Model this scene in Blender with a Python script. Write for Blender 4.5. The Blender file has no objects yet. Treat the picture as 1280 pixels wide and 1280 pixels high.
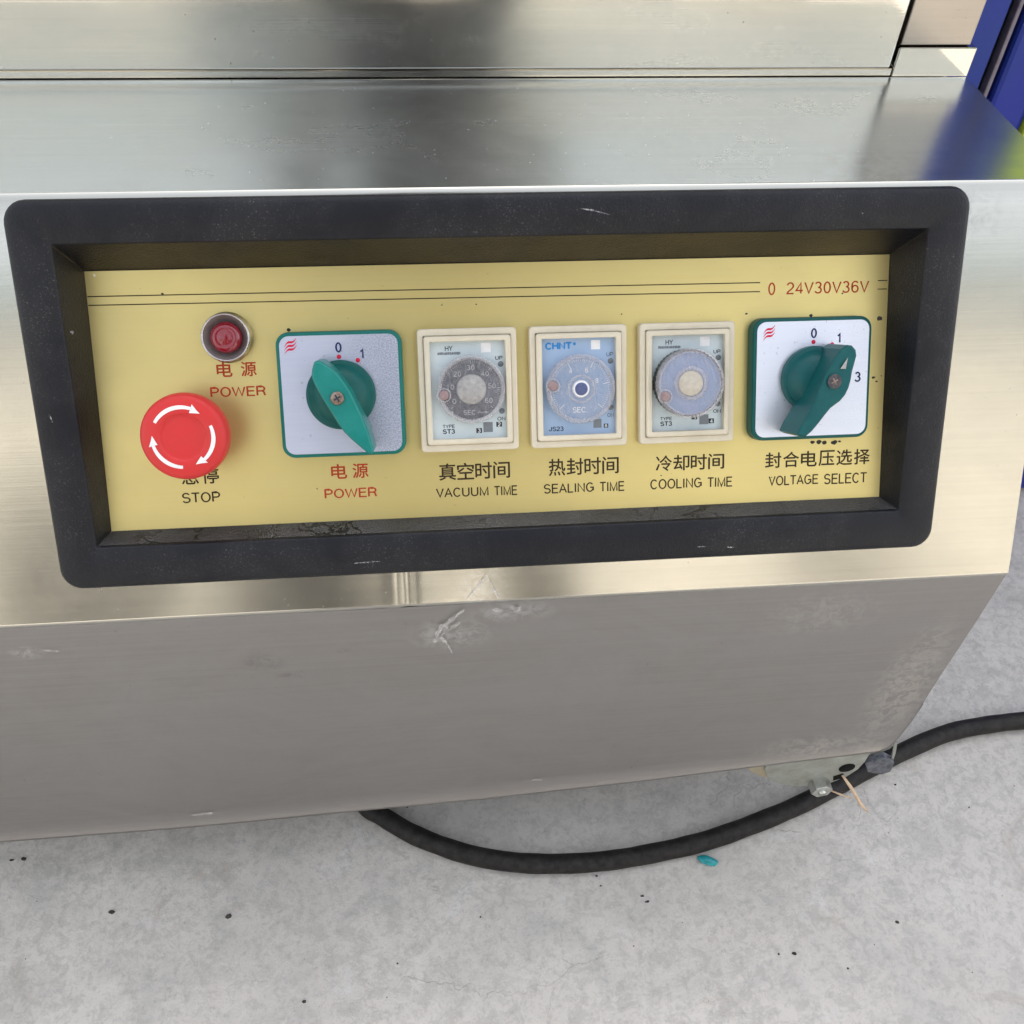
import bpy, bmesh, math, random
from mathutils import Vector, Matrix, noise
random.seed(7)
PI = math.pi
scene = bpy.context.scene
col = scene.collection
G = -0.325                                   # height of the concrete

# ------------------------------------------------------------------ camera
cam = bpy.data.cameras.new('camera'); co = bpy.data.objects.new('camera', cam); col.objects.link(co)
cam.sensor_width = 36; cam.lens = 36 * 1214.27 / 1280; cam.clip_start = 0.02; cam.clip_end = 500
CR = Matrix(((0.99475183, 0.04465851, -0.09205658), (-0.09532149, 0.73146503, -0.67518347), (0.03718348, 0.68041497, 0.73188309)))
CP = Vector((0.1869, -0.3247, 0.4228))
co.matrix_world = Matrix.Translation(CP) @ CR.to_4x4()
scene.camera = co

# ------------------------------------------------------------------ sky, sun, exposure
SUN_EL, SUN_AZ = math.radians(50), math.radians(14)
world = bpy.data.worlds.new('World'); scene.world = world; world.use_nodes = True
wn = world.node_tree.nodes; wn.clear()
sky = wn.new('ShaderNodeTexSky'); sky.sky_type = 'NISHITA'; sky.sun_disc = False
sky.sun_elevation = SUN_EL; sky.sun_rotation = SUN_AZ; sky.air_density = 1.0; sky.dust_density = 2.5; sky.ozone_density = 1.0
hs = wn.new('ShaderNodeHueSaturation'); hs.inputs['Saturation'].default_value = 0.27
bg = wn.new('ShaderNodeBackground'); bg.inputs['Strength'].default_value = 0.15
wo = wn.new('ShaderNodeOutputWorld')
world.node_tree.links.new(sky.outputs[0], hs.inputs['Color']); world.node_tree.links.new(hs.outputs[0], bg.inputs[0]); world.node_tree.links.new(bg.outputs[0], wo.inputs[0])
sun = bpy.data.lights.new('sun', 'SUN'); sun.energy = 2.0; sun.angle = math.radians(0.5); sun.color = (1, 0.93, 0.82)
so = bpy.data.objects.new('sun', sun); col.objects.link(so)
sd = Vector((math.sin(SUN_AZ) * math.cos(SUN_EL), math.cos(SUN_AZ) * math.cos(SUN_EL), math.sin(SUN_EL)))
so.rotation_euler = sd.to_track_quat('Z', 'Y').to_euler(); so.location = sd * 20
scene.view_settings.view_transform = 'Standard'; scene.view_settings.look = 'None'; scene.view_settings.gamma = 1
scene.view_settings.exposure = 1.95

# ------------------------------------------------------------------ materials
def ramp(nt, fac, stops, interp='LINEAR'):
    r = nt.nodes.new('ShaderNodeValToRGB'); r.color_ramp.interpolation = interp
    el = r.color_ramp.elements
    while len(el) < len(stops): el.new(0.5)
    for e, (p, c) in zip(el, stops):
        e.position = p; e.color = c if len(c) == 4 else (*c, 1)
    nt.links.new(fac, r.inputs[0]); return r.outputs[0]

def noise_n(nt, scale=5, detail=4, rough=0.55, mscale=(1, 1, 1), dist=0.0, coord='Object', loc=(0, 0, 0)):
    tc = nt.nodes.new('ShaderNodeTexCoord'); mp = nt.nodes.new('ShaderNodeMapping')
    mp.inputs['Scale'].default_value = mscale; mp.inputs['Location'].default_value = loc
    nt.links.new(tc.outputs[coord], mp.inputs[0])
    n = nt.nodes.new('ShaderNodeTexNoise'); n.inputs['Scale'].default_value = scale; n.inputs['Detail'].default_value = detail
    n.inputs['Roughness'].default_value = rough; n.inputs['Distortion'].default_value = dist
    nt.links.new(mp.outputs[0], n.inputs['Vector']); return n.outputs['Fac']

def mixc(nt, fac, a, b, mode='MIX'):
    m = nt.nodes.new('ShaderNodeMix'); m.data_type = 'RGBA'; m.blend_type = mode
    for i, v in ((0, fac), (6, a), (7, b)):
        if isinstance(v, (int, float)): m.inputs[i].default_value = v
        elif isinstance(v, tuple): m.inputs[i].default_value = v if len(v) == 4 else (*v, 1)
        else: nt.links.new(v, m.inputs[i])
    return m.outputs[2]

def math_n(nt, op, a, b=0.0, c=0.0):
    m = nt.nodes.new('ShaderNodeMath'); m.operation = op
    for i, v in enumerate((a, b, c)):
        if isinstance(v, (int, float)): m.inputs[i].default_value = v
        else: nt.links.new(v, m.inputs[i])
    return m.outputs[0]

def bump(nt, h, strength, dist, prev=None):
    b = nt.nodes.new('ShaderNodeBump'); b.inputs['Strength'].default_value = strength; b.inputs['Distance'].default_value = dist
    nt.links.new(h, b.inputs['Height'])
    if prev is not None: nt.links.new(prev, b.inputs['Normal'])
    return b.outputs[0]

def mat(name, color=(0.5, 0.5, 0.5), rough=0.5, metal=0.0, spec=0.5, coat=0.0, emit=None):
    m = bpy.data.materials.new(name); m.use_nodes = True
    b = m.node_tree.nodes['Principled BSDF']
    b.inputs['Base Color'].default_value = (*color, 1); b.inputs['Roughness'].default_value = rough
    b.inputs['Metallic'].default_value = metal; b.inputs['Specular IOR Level'].default_value = spec
    b.inputs['Coat Weight'].default_value = coat; b.inputs['Coat Roughness'].default_value = 0.08
    return m
def P(m): return m.node_tree, m.node_tree.nodes['Principled BSDF']

def blob(nt, c, rx, rz):
    tc = nt.nodes.new('ShaderNodeTexCoord'); mp = nt.nodes.new('ShaderNodeMapping')
    mp.inputs['Location'].default_value = (-c[0] / rx, -c[1] / max(rx, rz), -c[2] / rz); mp.inputs['Scale'].default_value = (1 / rx, 1 / max(rx, rz), 1 / rz)
    nt.links.new(tc.outputs['Object'], mp.inputs[0])
    ln = nt.nodes.new('ShaderNodeVectorMath'); ln.operation = 'LENGTH'; nt.links.new(mp.outputs[0], ln.inputs[0])
    fall = ramp(nt, ln.outputs['Value'], [(0.15, (1, 1, 1)), (1.0, (0, 0, 0))], 'EASE')
    nz = ramp(nt, noise_n(nt, 130, 5, 0.7, (1, 1, 1), 1.0), [(0.42, (0, 0, 0)), (0.6, (1, 1, 1))])
    return math_n(nt, 'MULTIPLY', fall, nz)

def steel(name, base, rough, brush=0.25, wave=0.3, spots=0.5, wscale=7, streak=(2, 500, 500), dirt=0.25, wdist=0.004, streakc=1.06, rvar=0.08, blobs=()):
    m = mat(name, base, rough, 1.0); nt, b = P(m)
    br = noise_n(nt, 1.0, 3, 0.7, streak)
    br2 = noise_n(nt, 1.0, 2, 0.6, (streak[0] * 6, streak[1] * 2.4, streak[2] * 2.4))
    big = noise_n(nt, wscale, 2, 0.5, (0.55, 1, 1))
    h = bump(nt, big, wave, wdist)
    h = bump(nt, br, brush, 0.0002, h)
    h = bump(nt, br2, brush * 0.6, 0.0001, h)
    nt.links.new(h, b.inputs['Normal'])
    # smears and handling marks
    sm = ramp(nt, noise_n(nt, 9, 6, 0.65, (1, 1.6, 1.6), 0.6), [(0.35, (0, 0, 0)), (0.75, (1, 1, 1))])
    c1 = mixc(nt, math_n(nt, 'MULTIPLY', sm, dirt), (*base, 1), tuple(x * 0.78 for x in (base[0], base[1] * 0.99, base[2] * 0.96)) + (1,))
    c2 = mixc(nt, ramp(nt, br, [(0.3, (0, 0, 0)), (0.8, (1, 1, 1))]), c1, tuple(min(1, x * streakc) for x in base) + (1,))
    for (bx, by, bz, rx, rz, k_, bc) in blobs:            # greasy smudges and abraded patches, where they sit on the sheet
        c2 = mixc(nt, math_n(nt, 'MULTIPLY', blob(nt, (bx, by, bz), rx, rz), k_), c2, (*bc, 1))
    sp = ramp(nt, noise_n(nt, 420, 2, 0.5), [(0.735, (0, 0, 0)), (0.76, (1, 1, 1))])
    area = ramp(nt, noise_n(nt, 6, 3, 0.6, (1, 1, 1), 0, 'Object', (3.1, 0.4, 0)), [(0.48, (0, 0, 0)), (0.62, (1, 1, 1))])
    spm = math_n(nt, 'MULTIPLY', math_n(nt, 'MULTIPLY', sp, area), spots)
    c3 = mixc(nt, spm, c2, (0.09, 0.075, 0.06, 1))
    nt.links.new(c3, b.inputs['Base Color'])
    r = math_n(nt, 'MULTIPLY_ADD', sm, rvar, rough - rvar * 0.3)
    r = math_n(nt, 'ADD', r, math_n(nt, 'MULTIPLY', spm, 0.3))
    nt.links.new(r, b.inputs['Roughness'])
    nt.links.new(math_n(nt, 'SUBTRACT', 1.0, math_n(nt, 'MULTIPLY', spm, 0.8)), b.inputs['Metallic'])
    return m

M = {}
M['steel_face'] = steel('brushed_steel_face', (0.50, 0.49, 0.44), 0.19, brush=0.10, wave=0.16, dirt=0.45, blobs=[(0.219, 0, 0.006, 0.02, 0.03, 0.6, (0.7, 0.7, 0.7)), (0.455, 0.1, 0.17, 0.05, 0.02, 0.5, (0.3, 0.29, 0.28))])
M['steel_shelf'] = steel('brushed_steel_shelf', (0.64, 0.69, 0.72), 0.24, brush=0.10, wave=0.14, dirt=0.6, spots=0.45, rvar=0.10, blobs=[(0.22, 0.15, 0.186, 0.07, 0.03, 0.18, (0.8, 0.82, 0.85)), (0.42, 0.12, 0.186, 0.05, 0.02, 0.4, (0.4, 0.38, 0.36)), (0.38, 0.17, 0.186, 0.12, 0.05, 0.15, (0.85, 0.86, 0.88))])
M['steel_wall'] = steel('brushed_steel_wall', (0.68, 0.64, 0.56), 0.10, brush=0.07, wave=0.04, dirt=0.35)
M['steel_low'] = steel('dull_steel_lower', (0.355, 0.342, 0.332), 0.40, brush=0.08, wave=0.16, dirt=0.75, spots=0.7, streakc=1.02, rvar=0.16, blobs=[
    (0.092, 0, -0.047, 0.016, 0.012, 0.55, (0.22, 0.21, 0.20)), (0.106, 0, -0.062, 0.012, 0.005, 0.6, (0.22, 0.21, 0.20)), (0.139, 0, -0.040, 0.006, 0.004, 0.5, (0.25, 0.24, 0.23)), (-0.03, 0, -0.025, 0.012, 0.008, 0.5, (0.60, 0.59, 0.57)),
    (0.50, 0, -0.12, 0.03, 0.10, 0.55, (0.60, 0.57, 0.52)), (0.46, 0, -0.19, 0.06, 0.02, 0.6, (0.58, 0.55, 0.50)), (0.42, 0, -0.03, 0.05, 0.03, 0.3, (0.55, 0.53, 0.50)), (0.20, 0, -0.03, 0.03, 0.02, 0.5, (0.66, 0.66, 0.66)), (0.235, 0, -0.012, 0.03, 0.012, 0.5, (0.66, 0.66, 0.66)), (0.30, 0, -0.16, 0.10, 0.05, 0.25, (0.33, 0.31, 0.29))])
M['steel_post'] = steel('dull_steel_post', (0.36, 0.33, 0.29), 0.3, dirt=0.6)
M['steel_body'] = steel('dull_steel_body', (0.5, 0.5, 0.49), 0.35)

def plastic_black():
    m = mat('black_grained_plastic', (0.022, 0.024, 0.028), 0.5, 0, 0.5); nt, b = P(m)
    g = noise_n(nt, 900, 3, 0.6); g2 = noise_n(nt, 28, 4, 0.6)
    nt.links.new(bump(nt, g, 0.7, 0.0005), b.inputs['Normal'])
    dust = ramp(nt, noise_n(nt, 14, 6, 0.7, (1, 1, 1), 0.4), [(0.45, (0, 0, 0)), (0.8, (1, 1, 1))])
    specks = ramp(nt, noise_n(nt, 1300, 2, 0.5), [(0.62, (0, 0, 0)), (0.75, (1, 1, 1))])
    f = math_n(nt, 'MULTIPLY', dust, math_n(nt, 'MULTIPLY_ADD', specks, 1.0, 0.10))
    nt.links.new(mixc(nt, f, (0.0040, 0.0048, 0.0085, 1), (0.15, 0.145, 0.14, 1)), b.inputs['Base Color'])
    nt.links.new(math_n(nt, 'MULTIPLY_ADD', g2, 0.30, 0.26), b.inputs['Roughness'])
    return m
M['bezel'] = plastic_black()

def gold():
    m = mat('gold_anodised_plate', (0.66, 0.56, 0.27), 0.36, 0.72); nt, b = P(m)
    st = noise_n(nt, 1, 3, 0.6, (4, 700, 700)); stain = noise_n(nt, 12, 5, 0.6, (1, 1.4, 1), 0.5)
    c = mixc(nt, ramp(nt, stain, [(0.3, (0, 0, 0)), (0.75, (1, 1, 1))]), (0.70, 0.56, 0.21, 1), (0.61, 0.50, 0.20, 1))
    c = mixc(nt, ramp(nt, st, [(0.3, (0, 0, 0)), (0.8, (0.35, 0.35, 0.35))]), c, (0.66, 0.56, 0.27, 1))
    sp = ramp(nt, noise_n(nt, 330, 2, 0.5, (1, 1, 1), 0, 'Object', (0.3, 0.1, 0)), [(0.755, (0, 0, 0)), (0.78, (1, 1, 1))])
    c = mixc(nt, math_n(nt, 'MULTIPLY', sp, 0.8), c, (0.10, 0.08, 0.05, 1))
    nt.links.new(c, b.inputs['Base Color'])
    nt.links.new(bump(nt, st, 0.12, 0.0002), b.inputs['Normal'])
    nt.links.new(math_n(nt, 'MULTIPLY_ADD', stain, 0.2, 0.27), b.inputs['Roughness'])
    return m
M['gold'] = gold()

def simple_noisy(name, a, b2, rough, scale=30, metal=0.0, bs=0.1, bd=0.0003, bscale=300, coat=0.0, spec=0.5):
    m = mat(name, a, rough, metal, spec, coat); nt, b = P(m)
    n = noise_n(nt, scale, 5, 0.65)
    nt.links.new(mixc(nt, ramp(nt, n, [(0.35, (0, 0, 0)), (0.7, (1, 1, 1))]), (*a, 1), (*b2, 1)), b.inputs['Base Color'])
    nt.links.new(bump(nt, noise_n(nt, bscale, 3), bs, bd), b.inputs['Normal'])
    nt.links.new(math_n(nt, 'MULTIPLY_ADD', n, 0.2, rough - 0.1), b.inputs['Roughness'])
    return m
M['green'] = simple_noisy('teal_green_plastic', (0.002, 0.13, 0.11), (0.006, 0.155, 0.13), 0.38, 60, coat=0.15)
M['green_dark'] = simple_noisy('teal_green_plastic_aged', (0.002, 0.075, 0.07), (0.006, 0.095, 0.085), 0.40, 60, coat=0.1)
M['knob_bright'] = simple_noisy('teal_knob_plastic', (0.003, 0.17, 0.145), (0.012, 0.20, 0.175), 0.33, 90, coat=0.2)
M['knob_dark'] = simple_noisy('deep_teal_knob_plastic', (0.002, 0.07, 0.075), (0.006, 0.09, 0.09), 0.36, 90, coat=0.2)
M['red'] = simple_noisy('salmon_red_plastic', (0.58, 0.035, 0.035), (0.52, 0.045, 0.042), 0.42, 40, bs=0.05, coat=0.1)
M['white_ink'] = simple_noisy('white_print', (0.82, 0.82, 0.82), (0.72, 0.71, 0.72), 0.5, 200)
M['cream'] = simple_noisy('cream_plastic', (0.66, 0.60, 0.47), (0.58, 0.52, 0.40), 0.42, 50, bs=0.05)
M['faded_print'] = simple_noisy('faded_grey_print', (0.46, 0.46, 0.47), (0.22, 0.22, 0.23), 0.5, 500)
M['black_ink'] = simple_noisy('black_print', (0.035, 0.022, 0.012), (0.06, 0.045, 0.025), 0.5, 300)
M['red_ink'] = simple_noisy('brown_red_print', (0.42, 0.045, 0.02), (0.36, 0.06, 0.03), 0.5, 300)
M['navy_ink'] = mat('navy_print', (0.02, 0.03, 0.10), 0.5)
M['grey_ink'] = mat('grey_print', (0.17, 0.19, 0.21), 0.5)
M['dark_ink'] = mat('charcoal_print', (0.03, 0.04, 0.05), 0.5)
M['blue_ink'] = mat('blue_print', (0.02, 0.22, 0.55), 0.5)
M['dot_red'] = mat('crimson_print', (0.62, 0.02, 0.06), 0.5)
M['chrome'] = simple_noisy('worn_chrome', (0.55, 0.53, 0.52), (0.42, 0.40, 0.39), 0.28, 120, 1.0)
M['lamp_inner'] = simple_noisy('dull_lamp_cup', (0.30, 0.27, 0.26), (0.20, 0.18, 0.17), 0.5, 100, 0.4)
M['lens'] = mat('red_lamp_lens', (0.22, 0.003, 0.014), 0.16, 0, 0.6, 0.6)
M['screw'] = simple_noisy('tarnished_screw_metal', (0.34, 0.27, 0.23), (0.12, 0.07, 0.05), 0.42, 400, 0.8)
M['dark_screw'] = simple_noisy('black_recess', (0.03, 0.03, 0.04), (0.10, 0.09, 0.09), 0.45, 500, 0.3)

def switch_plate(name, seed, mottled):
    m = mat(name, (0.60, 0.62, 0.68), 0.35, 0.6); nt, b = P(m)
    sp = noise_n(nt, 1300, 3, 0.75, (1, 1, 1), 0, 'Object', (seed, 0, 0))
    tc = nt.nodes.new('ShaderNodeTexCoord'); sx = nt.nodes.new('ShaderNodeSeparateXYZ'); nt.links.new(tc.outputs['Object'], sx.inputs[0])
    side = ramp(nt, math_n(nt, 'ADD', math_n(nt, 'MULTIPLY', sx.outputs[0], 22.0), math_n(nt, 'MULTIPLY', noise_n(nt, 45, 4), 0.8)), [(0.5, (0, 0, 0)), (0.9, (1, 1, 1))])
    f = math_n(nt, 'MULTIPLY', ramp(nt, sp, [(0.42, (0, 0, 0)), (0.6, (1, 1, 1))]), math_n(nt, 'MULTIPLY', side, mottled))
    fine = ramp(nt, noise_n(nt, 1, 2, 0.6, (40, 900, 900)), [(0.3, (0, 0, 0)), (0.8, (0.5, 0.5, 0.5))])
    c = mixc(nt, fine, (0.55, 0.57, 0.68, 1) if mottled > 0.5 else (0.66, 0.68, 0.75, 1), (0.62, 0.64, 0.74, 1) if mottled > 0.5 else (0.72, 0.735, 0.80, 1))
    c = mixc(nt, f, c, (0.20, 0.23, 0.31, 1))
    sp2 = ramp(nt, noise_n(nt, 380, 2, 0.5, (1, 1, 1), 0, 'Object', (seed, 3, 0)), [(0.70, (0, 0, 0)), (0.73, (1, 1, 1))])
    c = mixc(nt, math_n(nt, 'MULTIPLY', sp2, 0.4), c, (0.3, 0.28, 0.27, 1))
    nt.links.new(c, b.inputs['Base Color'])
    nt.links.new(math_n(nt, 'MULTIPLY_ADD', f, 0.25, 0.33), b.inputs['Roughness'])
    nt.links.new(bump(nt, sp, 0.1, 0.0002), b.inputs['Normal'])
    return m
M['plate1'] = switch_plate('brushed_aluminium_mottled', 0.0, 0.75)
M['plate2'] = switch_plate('brushed_aluminium_clean', 5.0, 0.10)
M['card_white'] = simple_noisy('pale_blue_white_card', (0.58, 0.65, 0.67), (0.50, 0.58, 0.61), 0.35, 60)
M['card_blue'] = simple_noisy('light_blue_card', (0.30, 0.42, 0.60), (0.35, 0.46, 0.62), 0.35, 60)
def dial_grey():
    m = mat('scratched_grey_dial', (0.1, 0.1, 0.12), 0.4); nt, b = P(m)
    n = noise_n(nt, 420, 5, 0.75); s = noise_n(nt, 1, 4, 0.7, (900, 120, 1), 1.5)
    c = mixc(nt, ramp(nt, n, [(0.4, (0, 0, 0)), (0.7, (0.6, 0.6, 0.6))]), (0.045, 0.047, 0.058, 1), (0.20, 0.20, 0.22, 1))
    c = mixc(nt, ramp(nt, s, [(0.6, (0, 0, 0)), (0.7, (0.5, 0.5, 0.5))]), c, (0.45, 0.45, 0.47, 1))
    nt.links.new(c, b.inputs['Base Color']); return m
M['dial_grey'] = dial_grey()
M['dial_blue'] = simple_noisy('pale_blue_dial', (0.22, 0.32, 0.48), (0.30, 0.37, 0.50), 0.35, 120)
M['dial_lilac'] = simple_noisy('lilac_blue_dial', (0.22, 0.29, 0.44), (0.29, 0.34, 0.48), 0.35, 120)
M['hub_grey'] = simple_noisy('worn_grey_hub', (0.26, 0.25, 0.245), (0.42, 0.41, 0.395), 0.5, 350)
M['hub_beige'] = simple_noisy('worn_beige_hub', (0.42, 0.375, 0.30), (0.52, 0.48, 0.41), 0.5, 350)
M['hub_navy'] = simple_noisy('navy_hub', (0.04, 0.06, 0.17), (0.12, 0.14, 0.25), 0.4, 350)
M['pointer'] = simple_noisy('dusty_pink_plastic', (0.24, 0.16, 0.16), (0.34, 0.25, 0.25), 0.4, 300)
def clear(name, tint, t):
    m = bpy.data.materials.new(name); m.use_nodes = True; nt = m.node_tree; nt.nodes.clear()
    o = nt.nodes.new('ShaderNodeOutputMaterial'); mx = nt.nodes.new('ShaderNodeMixShader')
    tr = nt.nodes.new('ShaderNodeBsdfTransparent'); tr.inputs[0].default_value = (0.97, 0.97, 0.98, 1)
    pb = nt.nodes.new('ShaderNodeBsdfPrincipled'); pb.inputs['Base Color'].default_value = (*tint, 1); pb.inputs['Roughness'].default_value = 0.09; pb.inputs['Specular IOR Level'].default_value = 0.9
    sc = ramp(nt, noise_n(nt, 1, 4, 0.7, (500, 160, 300), 2.0), [(0.5, (0, 0, 0)), (0.72, (0.3, 0.3, 0.3))])
    f = math_n(nt, 'ADD', sc, t)
    nt.links.new(f, mx.inputs[0]); nt.links.new(tr.outputs[0], mx.inputs[1]); nt.links.new(pb.outputs[0], mx.inputs[2]); nt.links.new(mx.outputs[0], o.inputs[0])
    return m
M['clear'] = clear('clear_plastic', (0.45, 0.44, 0.46), 0.16)
M['clear_edge'] = clear('clear_plastic_edge', (0.50, 0.475, 0.49), 0.38)
M['serrated'] = simple_noisy('dark_green_black_knurl', (0.02, 0.035, 0.03), (0.05, 0.06, 0.05), 0.4, 400)
M['rubber'] = simple_noisy('dusty_black_rubber', (0.008, 0.0075, 0.0075), (0.032, 0.028, 0.025), 0.6, 150, bs=0.3, bscale=160, bd=0.001)
M['wheel'] = simple_noisy('beige_nylon', (0.50, 0.43, 0.30), (0.40, 0.36, 0.27), 0.5, 80)
M['zinc'] = simple_noisy('dirty_zinc_plate', (0.40, 0.42, 0.38), (0.28, 0.28, 0.24), 0.5, 60, 0.5, bs=0.2)
M['bolt'] = simple_noisy('zinc_bolt', (0.62, 0.63, 0.60), (0.42, 0.42, 0.38), 0.35, 150, 0.9)
M['hole'] = mat('dark_hole', (0.008, 0.009, 0.008), 0.8)
M['dark_block'] = simple_noisy('dark_scored_steel', (0.06, 0.065, 0.08), (0.22, 0.23, 0.26), 0.5, 260, 0.4, bs=0.5, bscale=400, bd=0.001)
M['blue_paint'] = simple_noisy('royal_blue_paint', (0.010, 0.028, 0.27), (0.013, 0.038, 0.23), 0.35, 8, coat=0.15)
M['blue_violet'] = simple_noisy('violet_blue_paint', (0.016, 0.025, 0.29), (0.012, 0.035, 0.23), 0.35, 8, coat=0.15)
M['lime'] = simple_noisy('yellow_green_paint', (0.50, 0.62, 0.04), (0.42, 0.52, 0.05), 0.5, 40)
M['gasket'] = mat('black_gasket', (0.012, 0.012, 0.014), 0.6)
M['trim'] = simple_noisy('lilac_grey_trim', (0.20, 0.18, 0.22), (0.14, 0.12, 0.15), 0.4, 80, 0.3)
M['straw'] = simple_noisy('dry_straw', (0.62, 0.45, 0.30), (0.5, 0.36, 0.24), 0.6, 200)
M['teal_scrap'] = simple_noisy('turquoise_plastic', (0.01, 0.20, 0.22), (0.03, 0.35, 0.37), 0.3, 200)
M['grit'] = simple_noisy('dark_grit', (0.03, 0.028, 0.026), (0.09, 0.08, 0.07), 0.8, 200)
M['trousers'] = simple_noisy('black_cloth', (0.02, 0.021, 0.024), (0.03, 0.03, 0.034), 0.9, 30)
M['stucco'] = simple_noisy('cream_render', (0.46, 0.435, 0.39), (0.40, 0.378, 0.34), 0.9, 1.2, bs=0.3, bscale=20, bd=0.01)

M['roof'] = simple_noisy('grey_green_roof', (0.15, 0.185, 0.205), (0.11, 0.14, 0.155), 0.8, 2)
M['door_dark'] = simple_noisy('dark_door', (0.015, 0.015, 0.017), (0.025, 0.024, 0.022), 0.7, 2)
def wax():
    m = bpy.data.materials.new('dried_white_residue'); m.use_nodes = True; nt, pb = P(m)
    pb.inputs['Base Color'].default_value = (0.60, 0.60, 0.60, 1); pb.inputs['Roughness'].default_value = 0.7
    f = ramp(nt, noise_n(nt, 330, 5, 0.75, (1, 1, 1), 0.8), [(0.36, (0.0, 0.0, 0.0)), (0.68, (0.8, 0.8, 0.8))])
    nt.links.new(f, pb.inputs['Alpha']); return m
M['wax'] = wax()

def concrete():
    m = mat('concrete', (0.4, 0.4, 0.4), 0.75, 0, 0.35); nt, b = P(m)
    big = noise_n(nt, 3.2, 6, 0.6, (1, 1, 1), 0.3); mid = noise_n(nt, 22, 6, 0.68, (1, 1, 1), 0.7); fine = noise_n(nt, 260, 4, 0.7)
    c = mixc(nt, ramp(nt, big, [(0.3, (0, 0, 0)), (0.7, (1, 1, 1))]), (0.525, 0.490, 0.445, 1), (0.62, 0.583, 0.53, 1))
    c = mixc(nt, ramp(nt, mid, [(0.32, (0.8, 0.8, 0.8)), (0.52, (0, 0, 0))]), c, (0.46, 0.44, 0.405, 1))
    c = mixc(nt, ramp(nt, mid, [(0.60, (0, 0, 0)), (0.78, (0.7, 0.7, 0.7))]), c, (0.66, 0.66, 0.65, 1))
    c = mixc(nt, ramp(nt, noise_n(nt, 14, 7, 0.75, (1, 1, 1), 1.2, 'Object', (7, 3, 0)), [(0.58, (0, 0, 0)), (0.70, (0.6, 0.6, 0.6))]), c, (0.37, 0.325, 0.275, 1))
    c = mixc(nt, ramp(nt, noise_n(nt, 90, 5, 0.8, (1, 1, 1), 0.5), [(0.42, (0.5, 0.5, 0.5)), (0.52, (0, 0, 0))]), c, (0.38, 0.36, 0.33, 1))
    c = mixc(nt, ramp(nt, fine, [(0.30, (0.35, 0.35, 0.35)), (0.5, (0, 0, 0))]), c, (0.26, 0.25, 0.24, 1))
    # hairline cracks and trowel scars
    v = nt.nodes.new('ShaderNodeTexVoronoi'); v.feature = 'DISTANCE_TO_EDGE'; v.inputs['Scale'].default_value = 5.5
    tc = nt.nodes.new('ShaderNodeTexCoord'); ad = nt.nodes.new('ShaderNodeVectorMath'); ad.operation = 'ADD'
    wn_ = nt.nodes.new('ShaderNodeTexNoise'); wn_.inputs['Scale'].default_value = 14; wn_.inputs['Detail'].default_value = 5
    sc = nt.nodes.new('ShaderNodeVectorMath'); sc.operation = 'SCALE'; sc.inputs['Scale'].default_value = 0.16
    nt.links.new(tc.outputs['Object'], wn_.inputs['Vector']); nt.links.new(wn_.outputs['Color'], sc.inputs[0])
    nt.links.new(tc.outputs['Object'], ad.inputs[0]); nt.links.new(sc.outputs[0], ad.inputs[1]); nt.links.new(ad.outputs[0], v.inputs['Vector'])
    crk = ramp(nt, v.outputs['Distance'], [(0.0, (1, 1, 1)), (0.005, (0, 0, 0))])
    gate = ramp(nt, noise_n(nt, 5, 3, 0.6, (1, 1, 1), 0, 'Object', (2, 9, 0)), [(0.58, (0, 0, 0)), (0.66, (1, 1, 1))])
    ck = math_n(nt, 'MULTIPLY', crk, gate)
    c = mixc(nt, math_n(nt, 'MULTIPLY', ck, 0.2), c, (0.2, 0.19, 0.18, 1))
    nt.links.new(c, b.inputs['Base Color'])
    h = bump(nt, mid, 0.35, 0.002); h = bump(nt, fine, 0.6, 0.0010, h)
    h = bump(nt, math_n(nt, 'SUBTRACT', 1.0, ck), 0.5, 0.001, h)
    nt.links.new(h, b.inputs['Normal']); return m
M['concrete'] = concrete()

for k_, s_, c_ in (('green', 0.25, 0), ('green_dark', 0.25, 0), ('knob_bright', 0.3, 0.05), ('knob_dark', 0.25, 0), ('red', 0.22, 0), ('bezel', 0.30, 0), ('black_ink', 0.1, 0), ('red_ink', 0.1, 0), ('navy_ink', 0.1, 0), ('dark_ink', 0.1, 0), ('dot_red', 0.15, 0), ('rubber', 0.25, 0), ('gasket', 0.15, 0), ('hole', 0.1, 0), ('blue_paint', 0.3, 0), ('blue_violet', 0.3, 0), ('pointer', 0.3, 0), ('grit', 0.15, 0)):
    b_ = P(M[k_])[1]; b_.inputs['Specular IOR Level'].default_value = s_; b_.inputs['Coat Weight'].default_value = c_

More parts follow.
